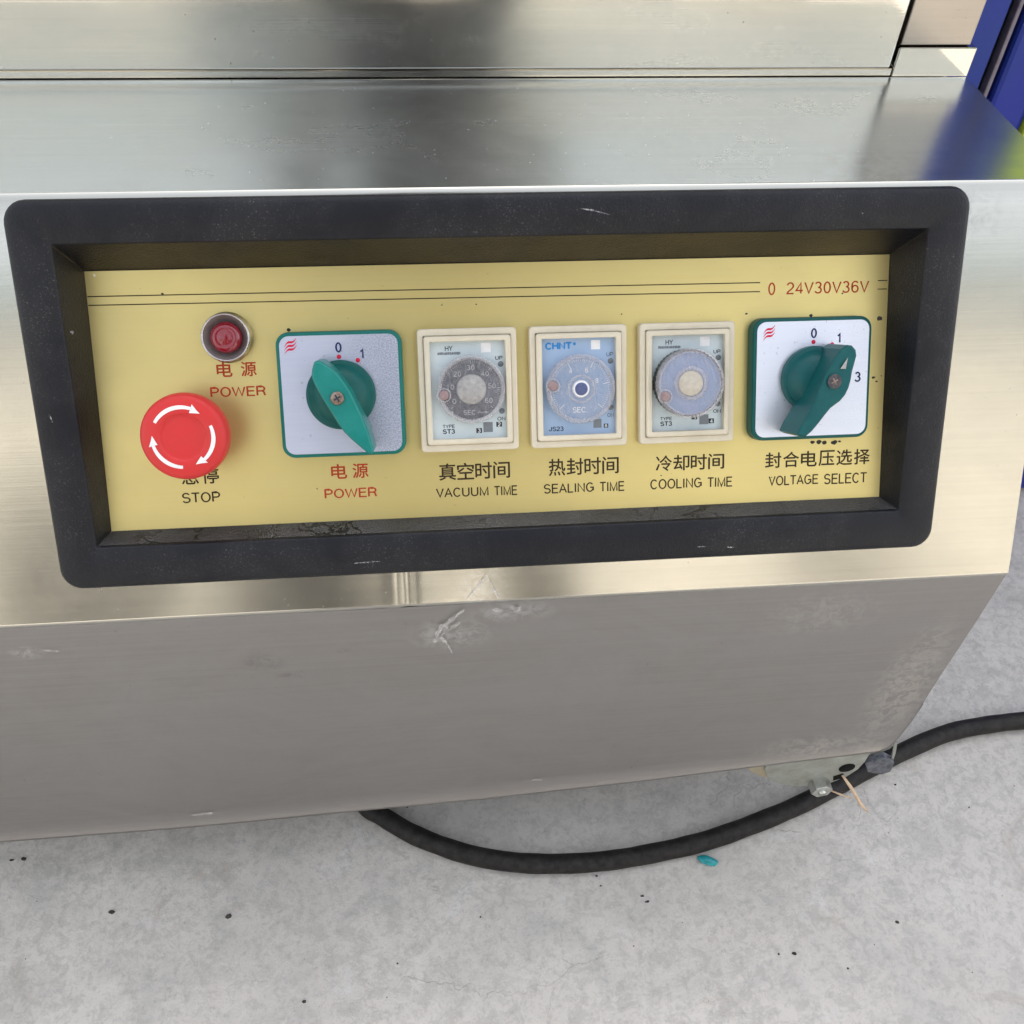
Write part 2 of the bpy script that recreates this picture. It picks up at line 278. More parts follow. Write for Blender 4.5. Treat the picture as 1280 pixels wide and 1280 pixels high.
# ------------------------------------------------------------------ mesh helpers
class MB:
    def __init__(s): s.v = []; s.f = []; s.sm = []
    def add(s, vs, fs, smooth=False):
        n = len(s.v); s.v += [tuple(v) for v in vs]; s.f += [tuple(i + n for i in f) for f in fs]; s.sm += [smooth] * len(fs); return s
    def box(s, a, b, smooth=False):
        (x0, y0, z0), (x1, y1, z1) = a, b
        return s.add([(x0, y0, z0), (x1, y0, z0), (x1, y1, z0), (x0, y1, z0), (x0, y0, z1), (x1, y0, z1), (x1, y1, z1), (x0, y1, z1)],
                     [(0, 3, 2, 1), (4, 5, 6, 7), (0, 1, 5, 4), (1, 2, 6, 5), (2, 3, 7, 6), (3, 0, 4, 7)], smooth)
    def loops(s, rings, cap0=False, cap1=False, smooth=True, closed=True):
        n = len(rings[0]); vs = [p for r in rings for p in r]; fs = []
        for i in range(len(rings) - 1):
            for j in range(n if closed else n - 1):
                k = (j + 1) % n; fs.append((i * n + j, i * n + k, (i + 1) * n + k, (i + 1) * n + j))
        if cap0: fs.append(tuple(reversed(range(n))))
        if cap1: fs.append(tuple((len(rings) - 1) * n + j for j in range(n)))
        return s.add(vs, fs, smooth)
    def lathe(s, prof, n=48, c=(0, 0), smooth=True, cap1=True, cap0=False):
        rings = [[(c[0] + r * math.cos(2 * PI * j / n), c[1] + r * math.sin(2 * PI * j / n), z) for j in range(n)] for r, z in prof]
        return s.loops(rings, cap0, cap1, smooth)
    def prism(s, pts, z0, z1, taper=None, bev=0.0):
        """pts counter-clockwise outline; top edge softened by bev"""
        c = (sum(p[0] for p in pts) / len(pts), sum(p[1] for p in pts) / len(pts))
        def inset(d): 
            out = []
            for i, p in enumerate(pts):
                a = Vector(pts[i - 1]); b = Vector(p); d2 = Vector(pts[(i + 1) % len(pts)])
                e1 = (b - a).normalized(); e2 = (d2 - b).normalized()
                n = Vector((-e1.y - e2.y, e1.x + e2.x)); n = n / max(n.length_squared, 0.6) * 2
                out.append((b + n * d))
            return out
        rings = [[(p[0], p[1], z0) for p in (inset(-taper) if taper else [Vector(q) for q in pts])]]
        if bev:
            rings.append([(p[0], p[1], z1 - bev) for p in pts])
            rings.append([(p.x, p.y, z1 - bev * 0.3) for p in inset(bev * 0.3)])
            rings.append([(p.x, p.y, z1) for p in inset(bev)])
        else: rings.append([(p[0], p[1], z1) for p in pts])
        s.loops(rings[:2], True, not bev, False)
        if bev: s.loops(rings[1:], False, True, False)
        return s
    def tube(s, pts, r, n=12, smooth=True):
        pts = [Vector(p) for p in pts]; rings = []
        for i, p in enumerate(pts):
            t = (pts[min(i + 1, len(pts) - 1)] - pts[max(i - 1, 0)]).normalized()
            a = t.orthogonal().normalized() if i == 0 else (a - t * a.dot(t)).normalized()
            b = t.cross(a); rr = r[i] if isinstance(r, (list, tuple)) else r
            rings.append([p + (a * math.cos(2 * PI * j / n) + b * math.sin(2 * PI * j / n)) * rr for j in range(n)])
        return s.loops(rings, True, True, smooth)
    def mesh(s, name):
        m = bpy.data.meshes.new(name); m.from_pydata(s.v, [], s.f); m.update()
        m.polygons.foreach_set('use_smooth', s.sm); return m

def rrect(x0, y0, x1, y1, r, seg=6):
    """counter-clockwise rounded rectangle"""
    out = []
    for cx, cy, a0 in ((x1 - r, y1 - r, 0), (x0 + r, y1 - r, PI / 2), (x0 + r, y0 + r, PI), (x1 - r, y0 + r, 1.5 * PI)):
        for k in range(seg + 1):
            a = a0 + k * PI / 2 / seg; out.append((cx + r * math.cos(a), cy + r * math.sin(a)))
    return out

WM = {}
def link(name, data, m=None, parent=None, mw=None, kind=None, bevel=0, label=None):
    o = bpy.data.objects.new(name, data); col.objects.link(o)
    if m and data: data.materials.append(M[m] if isinstance(m, str) else m)
    mw = mw.copy() if mw is not None else (WM[parent.name].copy() if parent else Matrix.Identity(4))
    WM[o.name] = mw
    if parent: o.parent = parent; o.matrix_local = WM[parent.name].inverted() @ mw
    else: o.matrix_local = mw
    if kind: o['kind'] = kind
    if label: o['label'] = label
    if bevel:
        b = o.modifiers.new('bevel', 'BEVEL'); b.width = bevel; b.segments = 2; b.limit_method = 'ANGLE'; b.angle_limit = math.radians(40)
        b.harden_normals = False
    return o
def thing(o, label, cat, group=None):
    o['label'] = label; o['category'] = cat
    if group: o['group'] = group
    return o
S = 0.001
def mm(mb):
    mb.v = [(x * S, y * S, z * S) for x, y, z in mb.v]; return mb

# text laid flat in the local xy plane, fitted to a box (x0, x1 across, v0 top, v1 bottom in mm; y up)
def text_polys(body):
    c = bpy.data.curves.new('t', 'FONT'); c.body = body; c.resolution_u = 4
    o = bpy.data.objects.new('t', c); col.objects.link(o); bpy.context.view_layer.update()
    me = o.evaluated_get(bpy.context.evaluated_depsgraph_get()).to_mesh()
    vs = [tuple(v.co) for v in me.vertices]; fs = [tuple(p.vertices) for p in me.polygons]
    o.evaluated_get(bpy.context.evaluated_depsgraph_get()).to_mesh_clear()
    bpy.data.objects.remove(o); bpy.data.curves.remove(c); return vs, fs
def arc(cx, cy, rx, ry, a0, a1, n=14):
    return [(cx + rx * math.cos(math.radians(a0 + (a1 - a0) * k / n)), cy + ry * math.sin(math.radians(a0 + (a1 - a0) * k / n))) for k in range(n + 1)]
# sans-serif capitals and digits as pen strokes in a box 1 high
STROKES = {
    'A': (0.72, [[(0.02, 0), (0.36, 1), (0.70, 0)], [(0.14, 0.33), (0.58, 0.33)]]),
    'C': (0.74, [arc(0.38, 0.5, 0.33, 0.5, 42, 318, 24)]),
    'E': (0.64, [[(0.62, 1), (0.06, 1), (0.06, 0), (0.63, 0)], [(0.06, 0.53), (0.57, 0.53)]]),
    'G': (0.80, [arc(0.39, 0.5, 0.34, 0.5, 42, 328, 24) + [(0.73, 0.20), (0.73, 0.48), (0.42, 0.48)]]),
    'H': (0.72, [[(0.06, 0), (0.06, 1)], [(0.66, 0), (0.66, 1)], [(0.06, 0.53), (0.66, 0.53)]]),
    'I': (0.20, [[(0.10, 0), (0.10, 1)]]),
    'J': (0.54, [[(0.46, 1), (0.46, 0.26)] + arc(0.25, 0.24, 0.21, 0.24, 0, -180, 10) + [(0.04, 0.30)]]),
    'L': (0.56, [[(0.06, 1), (0.06, 0), (0.55, 0)]]),
    'M': (0.86, [[(0.06, 0), (0.06, 1), (0.43, 0.02), (0.80, 1), (0.80, 0)]]),
    'N': (0.74, [[(0.06, 0), (0.06, 1), (0.67, 0), (0.67, 1)]]),
    'O': (0.80, [arc(0.40, 0.5, 0.35, 0.5, 0, 360, 28)]),
    'P': (0.66, [[(0.06, 0), (0.06, 1), (0.38, 1)] + arc(0.38, 0.735, 0.24, 0.265, 90, -90, 12) + [(0.06, 0.47)]]),
    'R': (0.72, [[(0.06, 0), (0.06, 1), (0.40, 1)] + arc(0.40, 0.745, 0.24, 0.255, 90, -90, 12) + [(0.06, 0.49)], [(0.40, 0.49), (0.55, 0.42), (0.60, 0.28), (0.62, 0.08), (0.68, 0)]]),
    'S': (0.68, [arc(0.34, 0.745, 0.27, 0.255, 25, 235, 14) + arc(0.34, 0.265, 0.29, 0.265, 62, -155, 16)]),
    'T': (0.64, [[(0.0, 1), (0.64, 1)], [(0.32, 0), (0.32, 1)]]),
    'U': (0.74, [[(0.06, 1), (0.06, 0.32)] + arc(0.36, 0.30, 0.30, 0.30, 180, 360, 14) + [(0.66, 0.32), (0.66, 1)]]),
    'V': (0.68, [[(0.02, 1), (0.34, 0), (0.66, 1)]]),
    'W': (1.00, [[(0.02, 1), (0.26, 0), (0.50, 0.98), (0.74, 0), (0.98, 1)]]),
    'Y': (0.68, [[(0.02, 1), (0.34, 0.45), (0.66, 1)], [(0.34, 0), (0.34, 0.45)]]),
    '0': (0.60, [arc(0.29, 0.5, 0.24, 0.5, 0, 360, 24)]),
    '1': (0.60, [[(0.12, 0.76), (0.26, 0.84), (0.34, 1), (0.34, 0)]]),
    '2': (0.60, [arc(0.29, 0.72, 0.24, 0.28, 165, -28, 14) + [(0.40, 0.44), (0.10, 0.16), (0.05, 0), (0.55, 0)]]),
    '3': (0.60, [arc(0.28, 0.755, 0.21, 0.245, 155, -90, 12) + arc(0.28, 0.265, 0.25, 0.265, 80, -158, 14)]),
    '4': (0.60, [[(0.42, 0), (0.42, 1), (0.03, 0.27), (0.57, 0.27)]]),
    '5': (0.60, [[(0.50, 1), (0.13, 1), (0.07, 0.50)] + arc(0.27, 0.32, 0.25, 0.32, 130, -155, 16)]),
    '6': (0.60, [arc(0.31, 0.62, 0.26, 0.38, 40, 180, 12) + [(0.05, 0.4)] + arc(0.30, 0.31, 0.24, 0.31, 180, 540, 20)]),
    '8': (0.60, [arc(0.29, 0.755, 0.20, 0.245, 0, 360, 18), arc(0.29, 0.265, 0.25, 0.265, 0, 360, 20)]),
    '.': (0.24, [[(0.10, 0), (0.10, 0.06)]]),
}
def ribbon(ps, t):
    """a pen stroke of constant width t along a polyline, mitred"""
    ps = [Vector(p) for p in ps]; closed = (ps[0] - ps[-1]).length < 1e-4
    if closed: ps = ps[:-1]
    m_ = len(ps); L, Rr = [], []
    for i, p in enumerate(ps):
        a = ps[i - 1] if (i or closed) else None; b = ps[(i + 1) % m_] if (i < m_ - 1 or closed) else None
        e1 = (p - a).normalized() if a is not None else (b - p).normalized(); e2 = (b - p).normalized() if b is not None else e1
        q = Vector((-e1.y - e2.y, e1.x + e2.x)); q = q * (1.0 / max(0.35, q.length_squared / 2))
        L.append(p + q * t / 2); Rr.append(p - q * t / 2)
    vs = [tuple(p) for p in L] + [tuple(p) for p in Rr]
    return vs, [(i, m_ + i, m_ + (i + 1) % m_, (i + 1) % m_) for i in range(m_ if closed else m_ - 1)]
def latin(body, t=0.115):
    vs, fs, x = [], [], 0.0
    for ch in body:
        w_, strokes = STROKES[ch]
        for st in strokes:
            v, f = ribbon([(px + x, py) for px, py in st], t); k = len(vs); vs += v; fs += [tuple(i + k for i in q) for q in f]
        x += w_ + 0.13
    return vs, fs
_tc = {}
def text(mb, body, x0, x1, y0, y1, z, bold=0.0, shear=0.0):
    if body not in _tc: _tc[body] = latin(body) if all(c in STROKES for c in body) else text_polys(body)
    vs, fs = _tc[body]
    ax, bx = min(v[0] for v in vs), max(v[0] for v in vs); ay, by = min(v[1] for v in vs), max(v[1] for v in vs)
    kx, ky = (x1 - x0) / (bx - ax), (y1 - y0) / (by - ay)
    offs = [(0, 0)] if not bold else [(-bold, 0), (bold, 0), (0, bold), (0, -bold)]
    for i, (dx, dy) in enumerate(offs):
        mb.add([(x0 + (v[0] - ax) * kx + dx + shear * ((v[1] - ay) * ky), y0 + (v[1] - ay) * ky + dy, z + i * 0.004) for v in vs], fs)
    return mb

# ------------------------------------------------------------------ the setting
n = MB()
R_ = 60; gx = [-60, -10, -3, -1.2] + [-1 + 0.1 * i for i in range(21)] + [1.2, 3, 10, 60]
n.add([(x, y, G) for y in gx for x in gx], [(j * len(gx) + i, j * len(gx) + i + 1, (j + 1) * len(gx) + i + 1, (j + 1) * len(gx) + i) for j in range(len(gx) - 1) for i in range(len(gx) - 1)])
link('concrete_ground', n.mesh('ground'), 'concrete', kind='structure')

# ------------------------------------------------------------------ the machine
rootm = Matrix.Translation((0.05, 0.3, G))
root = link('vacuum_packing_machine', None, mw=rootm)
thing(root, 'brushed stainless steel vacuum packing machine with black framed gold control panel', 'machine')
I4 = Matrix.Identity(4)
XL, XR = -0.46, 0.521
FD = Vector((0, -0.10715, -0.1857)).normalized()        # down the slanted face
FN = Vector((0, -0.8660, 0.5)).normalized()
def fp(x, v, h=0.0):                                    # console face: v metres below the bezel's top edge
    return Vector((x, 0.106, 0.1837)) + FD * v + FN * h
# console frame: local x right, y up the face, z out of the face, origin at bezel's top-left corner
FM = Matrix(((1, 0, 0, 0), (0, -FD.y, FN.y, 0.10615), (0, -FD.z, FN.z, 0.18385), (0, 0, 0, 1)))

# face with the opening for the bezel, folded edges above and below
prof = []
for k in range(7):                                      # top fold
    a = math.radians(90 - 0 + k * 10); prof.append((0.10715 + 0.0012 + 0.0022 * math.cos(a) - 0.0, 0.1857 - 0.0022 + 0.0022 * math.sin(a)))
e0 = prof[-1]
vs_lines = [0.0, 0.008, 0.05, 0.10, 0.15, 0.184, 0.192, 0.198, 0.204, 0.2095]
pr = [(0.1093, 0.1857)]
def facept(v, h=0):
    p = FM @ Vector((0, -v, h)); return (p.y, p.z)
top_y = facept(-0.0023)
c_top = (top_y[0] + 0.0, top_y[1])
pr = [(facept(-0.0021)[0] + 0.0016, 0.1857), (facept(-0.0021)[0] + 0.0006, 0.18545)]
for v in vs_lines: pr.append(facept(v))
pr += [facept(0.2112), (0.00005, 0.0), (0.0003, -0.0012), (0.0006, -0.0025)]
hole0, hole1 = 3, 8
xs = [XL, -0.3, -0.15, -0.05, 0.012] + [0.03 + 0.02 * i for i in range(7)] + [0.155 + 0.0022 * i for i in range(22)] + [0.215 + 0.03 * i for i in range(8)] + [0.458, 0.48, 0.50, 0.515, XR - 0.0006, XR]
xs = sorted(set(round(x, 4) for x in xs))
n = MB(); vs = []
for (y, z) in pr:
    for x in xs:
        d = 0.0
        low = max(0.0, min(1.0, (0.045 - z) / 0.03)) * (1.0 if z > -0.0008 else 0.6)
        t = (x - 0.1770) / 0.0035
        d = -0.0008 * math.exp(-t * t) * low + 0.0003 * math.exp(-((x - 0.1715) / 0.005) ** 2) * low
        d += 0.0012 * noise.noise(Vector((x * 9, y * 9 + 3, z * 9))) * (1 if 0.004 < z < 0.178 else 0.25)
        vs.append((x, y + d * FN.y, z + d * FN.z))
W_ = len(xs); fs = []
for j in range(len(pr) - 1):
    for i in range(W_ - 1):
        if hole0 <= j < hole1 and 0.012 <= xs[i] < 0.458: continue
        fs.append((j * W_ + i + 1, j * W_ + i, (j + 1) * W_ + i, (j + 1) * W_ + i + 1))
n.add(vs, fs, True)
face = link('console_face', n.mesh('console_face'), 'steel_face', root, I4)
# shelf
n = MB(); shx = [XL + (XR - XL) * i / 30 for i in range(31)]; y0 = pr[0][0]
rows = [(y0, 0.1857)] + [(y0 + (0.2245 - y0) * k / 6, 0.1857) for k in range(1, 7)] + [(0.2285, 0.1857), (0.2293, 0.1859)]
n.add([(x, y, z + (0.0004 * noise.noise(Vector((x * 6, y * 6, 2))) if 1 < k < 6 else 0)) for k, (y, z) in enumerate(rows) for x in shx],
      [(j * 31 + i, j * 31 + i + 1, (j + 1) * 31 + i + 1, (j + 1) * 31 + i) for j in range(len(rows) - 1) for i in range(30)], True)
link('console_shelf', n.mesh('console_shelf'), 'steel_shelf', root, I4)
# chamber walls
n = MB(); n.box((XL, 0.2298, 0.1860), (0.4735, 0.2420, 0.1909)); n.box((XL, 0.2301, 0.1910), (0.4715, 0.2420, 0.47))
link('chamber_wall', n.mesh('chamber_wall'), 'steel_wall', root, I4, bevel=0.0008)
n = MB(); n.box((0.4738, 0.2294, 0.1860), (XR, 0.2420, 0.2026))
link('corner_strip', n.mesh('corner_strip'), 'steel_wall', root, I4, bevel=0.0006)
n = MB(); n.box((0.4747, 0.2318, 0.2032), (0.5175, 0.2440, 0.47))
link('corner_post', n.mesh('corner_post'), 'steel_post', root, I4, bevel=0.0008)
n = MB(); n.box((0.4700, 0.2372, 0.2032), (0.4752, 0.2415, 0.468))
link('corner_gap', n.mesh('corner_gap'), 'gasket', root, I4)
n = MB(); n.box((0.475, 0.2345, 0.2024), (0.5170, 0.2400, 0.2034))
link('corner_gap', n.mesh('corner_gap'), 'gasket', root, I4)
n = MB(); n.box((XL, 0.2445, -0.24), (XR - 0.003, 0.66, 0.47)); link('body_shell', n.mesh('body_shell'), 'steel_body', root, I4, bevel=0.002)
n = MB(); n.box((XL, 0.16, -0.20), (XR - 0.004, 0.2445, 0.18))
link('inner_box', n.mesh('inner_box'), 'steel_body', root, I4, bevel=0.002)
n = MB(); n.box((XL + 0.01, 0.24, 0.471), (XR - 0.01, 0.65, 0.50)); n.box((XL + 0.06, 0.27, 0.50), (XR - 0.06, 0.60, 0.53))
link('chamber_lid', n.mesh('chamber_lid'), 'steel_body', root, I4, bevel=0.006)
# side cheek of the console
n = MB(); xo = XR - 0.0008
n.add([(xo, 0.0025, -0.004), (xo, 0.228, -0.004), (xo, 0.228, 0.1845), (xo, 0.1085, 0.1845)], [(0, 1, 2, 3)])
n.add([(xo, 0.0025, -0.005), (xo, 0.0025, -0.19), (xo, 0.01, -0.2), (xo, 0.24, -0.2), (xo, 0.24, -0.005)], [(0, 1, 2, 3, 4)])
link('side_panel', n.mesh('side_panel'), 'steel_body', root, I4)
# lower panel
bot = [(-0.46, -0.248), (-0.1175, -0.2456), (0.0, -0.2445), (0.05, -0.2425), (0.1048, -0.2390), (0.2193, -0.2335), (0.3358, -0.2235), (0.4199, -0.2135), (0.4526, -0.2098), (0.4875, -0.2062), (0.5100, -0.2035), (0.5155, -0.1985), (0.5185, -0.188), (0.5208, -0.161), (XR, -0.14)]
def interp(t, x):
    for a, b in zip(t, t[1:]):
        if x <= b[0]: return a[1] + (b[1] - a[1]) * (x - a[0]) / (b[0] - a[0])
    return t[-1][1]
lx = sorted(set([-0.46 + 0.02 * i for i in range(48)] + [b[0] for b in bot]))
n = MB(); K = 10; vs = []
for k in range(K + 1):
    for x in lx:
        zb = interp(bot, x); f = k / K; z = -0.0026 + (zb + 0.0026) * f
        d = 0.0010 * noise.noise(Vector((x * 5, z * 7, 4.2))) * (1 - abs(2 * f - 1) ** 3)
        vs.append((x, 0.0006 + d, z))
zb_ = [(x, 0.0012 if False else -0.0002, interp(bot, x) - 0.0008) for x in lx] + [(x, 0.0025, interp(bot, x) - 0.0012) for x in lx] + [(x, 0.012, interp(bot, x) + 0.0005) for x in lx]
vs += zb_; L_ = len(lx)
n.add(vs, [(j * L_ + i, (j + 1) * L_ + i, (j + 1) * L_ + i + 1, j * L_ + i + 1) for j in range(K + 3) for i in range(L_ - 1)], True)
link('lower_panel', n.mesh('lower_panel'), 'steel_low', root, I4)

# bezel
def ring(x0, y0, x1, y1, r, z, f=None):
    return [(x, y, z if f is None else f(x, y)) for x, y in rrect(x0, y0, x1, y1, r)]
BW, BH = 470.2, 192.6
zp = lambda y: -25.0 + (y + 34.45) * (-9.85 + 25.0) / (-165.28 + 34.45)       # depth of the gold plate
rings = [ring(0, -BH, BW, 0, 11, 0.0), ring(0, -BH, BW, 0, 11, 1.6), ring(0.5, -BH + .5, BW - .5, -.5, 10.5, 3.0), ring(1.6, -BH + 1.6, BW - 1.6, -1.6, 9.6, 4.1), ring(3.4, -BH + 3.4, BW - 3.4, -3.4, 8, 4.7),
         ring(6, -BH + 6, BW - 6, -6, 6, 5.0), ring(19.6, -170.9, 449.5, -19.5, 2.2, 5.0), ring(20.4, -170.1, 448.7, -20.3, 1.6, 4.5), ring(20.8, -169.7, 448.3, -20.7, 1.2, 3.4),
         ring(24.4, -165.7, 443.7, -34.0, 0.5, 0, lambda x, y: zp(y) - 0.4)]
n = MB(); n.loops(rings); mm(n)
bez = link('panel_bezel', n.mesh('panel_bezel'), 'bezel', root, FM)

def film():
    m = bpy.data.materials.new('dust_film'); m.use_nodes = True; nt, pb = P(m)
    pb.inputs['Base Color'].default_value = (0.16, 0.155, 0.15, 1); pb.inputs['Roughness'].default_value = 0.85
    v = nt.nodes.new('ShaderNodeTexVoronoi'); v.feature = 'DISTANCE_TO_EDGE'; v.inputs['Scale'].default_value = 45
    tc = nt.nodes.new('ShaderNodeTexCoord'); ad = nt.nodes.new('ShaderNodeVectorMath'); ad.operation = 'ADD'
    w = nt.nodes.new('ShaderNodeTexNoise'); w.inputs['Scale'].default_value = 120; sc = nt.nodes.new('ShaderNodeVectorMath'); sc.operation = 'SCALE'; sc.inputs['Scale'].default_value = 0.02
    nt.links.new(tc.outputs['Object'], w.inputs['Vector']); nt.links.new(w.outputs['Color'], sc.inputs[0]); nt.links.new(tc.outputs['Object'], ad.inputs[0]); nt.links.new(sc.outputs[0], ad.inputs[1]); nt.links.new(ad.outputs[0], v.inputs['Vector'])
    crack = ramp(nt, v.outputs['Distance'], [(0.02, (0, 0, 0)), (0.05, (1, 1, 1))])
    gate = ramp(nt, noise_n(nt, 16, 3, 0.6), [(0.5, (1, 1, 1)), (0.58, (0, 0, 0))])
    k = math_n(nt, 'MAXIMUM', crack, gate)
    f = math_n(nt, 'MULTIPLY', k, ramp(nt, noise_n(nt, 1500, 3, 0.7), [(0.35, (0.15, 0.15, 0.15)), (0.65, (0.75, 0.75, 0.75))]))
    f = math_n(nt, 'MULTIPLY', f, ramp(nt, noise_n(nt, 20, 4, 0.6, (1, 1, 1), 0, 'Object', (5, 0, 0)), [(0.3, (0.2, 0.2, 0.2)), (0.6, (1, 1, 1))]))
    nt.links.new(f, pb.inputs['Alpha']); return m
M['film'] = film()
n = MB(); n.add([(21.2, -169.3, 3.3), (447.9, -169.3, 3.3), (443.3, -165.75, zp(-165.7) - 0.2), (24.8, -165.75, zp(-165.7) - 0.2)], [(0, 1, 2, 3)]); mm(n)
n.v = [(x, y + 0.0002, z + 0.00005) for x, y, z in n.v]
link('dust_film', n.mesh('dust_film'), 'film', bez, FM, kind='stuff')

# gold plate and its printing.  plate frame: x right, y up, z out; origin at the plate's top-left corner
PO = Vector((24.78, -34.45, -25.0)) * S; PV = Vector((0, -165.28 + 34.45, -9.85 + 25.0)).normalized()
pu = -PV; pn_ = Vector((1, 0, 0)).cross(pu)
PM = FM @ Matrix(((1, pu.x, pn_.x, PO.x), (0, pu.y, pn_.y, PO.y), (0, pu.z, pn_.z, PO.z), (0, 0, 0, 1)))
n = MB(); n.box((-0.3, -132.2, -1.2), (418.9, 0.3, 0)); mm(n)
plate = link('control_plate', n.mesh('control_plate'), 'gold', root, PM)
def at(x, v, z=0): return PM @ Matrix.Translation((x * S, -v * S, z * S))
Z = 0.06
nk = MB(); nr = MB()
def seg(mb, x0, v0, x1, v1, w, z=Z):
    d = Vector((x1 - x0, v1 - v0)).normalized(); p = Vector((-d.y, d.x)) * w / 2
    mb.add([(x0 - p.x, -(v0 - p.y), z), (x0 + p.x, -(v0 + p.y), z), (x1 + p.x, -(v1 + p.y), z), (x1 - p.x, -(v1 - p.y), z)], [(0, 1, 2, 3)])
seg(nk, 0, 12.0, 347.3, 12.9, 0.55); seg(nk, 0, 16.3, 347.3, 17.6, 0.55); seg(nk, 412.8, 13.3, 418.2, 13.3, 0.5); seg(nk, 412.9, 17.8, 418.2, 17.8, 0.5)
def word(mb, body, x0, x1, v0, v1, z=Z, bold=0.0, slope=0.0):
    k = len(mb.v); text(mb, body, x0, x1, -v1, -v0, z, bold)
def row(mb, chars, x0, x1, v0, v1, bold=0.14):
    w = (x1 - x0) / len(chars); g = min(w * 0.93, (v1 - v0) * 1.05)
    for i, c in enumerate(chars): 
        cx = x0 + g / 2 + (x1 - x0 - g) * (i / max(1, len(chars) - 1)); word(mb, c, cx - g / 2, cx + g / 2, v0, v1, Z, bold)
for b_, x0, x1, v0, v1 in (('真空时间', 172.2, 210.2, 103.6, 112.5), ('热封时间', 231.5, 269.8, 103.4, 112.5), ('冷却时间', 290.6, 328.8, 104.0, 112.4), ('封合电压选择', 352.3, 412.3, 104.7, 113.2)):
    row(nk, b_, x0, x1, v0, v1)
row(nk, '急停', 37.9, 56.8, 100.9, 109.0)
for b_, x0, x1, v0, v1 in (('VACUUM', 170.1, 198.3, 116.6, 122.0), ('TIME', 201.6, 213.8, 116.9, 122.3), ('SEALING', 228.6, 256.0, 116.8, 122.3), ('TIME', 259.5, 272.8, 117.1, 122.6),
                        ('COOLING', 287.5, 316.3, 116.8, 122.5), ('TIME', 319.8, 333.5, 117.1, 122.8), ('VOLTAGE', 354.5, 382.8, 117.6, 123.4), ('SELECT', 386.4, 411.0, 117.9, 123.7), ('STOP', 37.3, 56.7, 113.3, 118.9)):
    word(nk, b_, x0, x1, v0, v1, Z, 0.10)
row(nr, '电源', 60.3, 80.2, 46.6, 53.9); row(nr, '电源', 115.2, 134.5, 101.6, 109.3)
word(nr, 'POWER', 56.2, 84.2, 58.9, 64.2, Z, 0.12); word(nr, 'POWER', 111.0, 138.5, 114.5, 119.8, Z, 0.12)
word(nr, '0', 351.9, 355.7, 13.0, 19.6, Z, 0.05); word(nr, '24V30V36V', 361.9, 408.0, 13.0, 19.6, Z, 0.05)
link('black_lettering', mm(nk).mesh('black_lettering'), 'black_ink', plate, PM, kind='stuff')
link('red_lettering', mm(nr).mesh('red_lettering'), 'red_ink', plate, PM, kind='stuff')
# grime stuck to the plate
n = MB()
for x, v, r in ((414.6, 33.4, 1.9), (412.6, 65.3, 1.2), (414.5, 67.5, 0.8), (386, 100.2, 1.6), (382.5, 99.8, 1.8), (379, 99.9, 1.4), (391.6, 100.4, 1.9), (394.5, 99.9, 1.0), (36.6, 11.4, 0.8), (393.3, 19.6, 0.6), (293.5, 114.9, 0.5), (98, 31.0, 1.2), (356, 118.5, 0.4), (195, 20.5, 0.5), (272, 27.5, 0.5), (251, 105.0, 0.5), (340, 29.0, 0.8), (376, 30.9, 1.2)):
    m_ = 9; ps = [(x + r * (0.7 + 0.5 * random.random()) * math.cos(2 * PI * k / m_), -v + 0.7 * r * (0.7 + 0.5 * random.random()) * math.sin(2 * PI * k / m_)) for k in range(m_)]
    n.add([(p[0], p[1], 0.02) for p in ps] + [(x, -v, r * 0.4)], [(k, (k + 1) % m_, m_) for k in range(m_)], True)
link('grime', mm(n).mesh('grime'), 'grit', plate, PM, kind='stuff')

# ---- signal lamp
lm = at(67.3, 34.0)
n = MB(); n.lathe([(12.9, 0), (12.9, 1.5), (12.2, 2.2), (12.2, 7.2), (11.9, 8.0), (11.3, 8.0), (11.0, 7.4)], 56, cap1=False); mm(n)
lamp = link('signal_lamp', n.mesh('signal_lamp'), 'chrome', root, lm, label='small round red signal lamp in a worn metal ring')
n = MB(); n.lathe([(11.0, 7.4), (9.6, 5.0), (8.6, 3.4), (7.9, 3.0)], 56, cap1=False); mm(n); link('lamp_cup', n.mesh('lamp_cup'), 'lamp_inner', lamp, lm)
n = MB(); n.lathe([(8.0, 2.8), (7.9, 6.0), (7.3, 7.4), (6.0, 8.4), (4.8, 8.8), (4.4, 8.5), (3.6, 8.6), (2.0, 9.3), (0.6, 9.6)], 40); mm(n); link('lamp_lens', n.mesh('lamp_lens'), 'lens', lamp, lm)

# ---- emergency stop
em = at(48.2, 81.0)
n = MB(); n.lathe([(13.5, 0), (13.5, 4), (12, 5), (11, 6), (11, 18)], 40); mm(n)
es = link('emergency_stop_button', n.mesh('emergency_stop_button'), 'red', root, em, label='red mushroom stop button with white turning arrows')
capp = [(11, 17.5), (17, 18.5), (20.2, 20.5), (21.1, 23.5), (21.3, 27.0), (21.1, 30.0), (20.5, 31.8), (19.8, 32.9), (18.0, 33.6), (15.0, 34.1), (12.2, 34.25), (11.6, 34.1), (11.1, 33.4), (10.6, 33.1), (9.5, 33.1), (6, 33.3), (3, 33.4), (0.5, 33.4)]
n = MB(); n.lathe(capp, 72); mm(n); link('button_cap', n.mesh('button_cap'), 'red', es, em)
def caph(r): return interp([(9.5, 33.1), (12.2, 34.25), (15, 34.1), (18, 33.6), (19.8, 32.9), (30, 30)], r) + 0.08
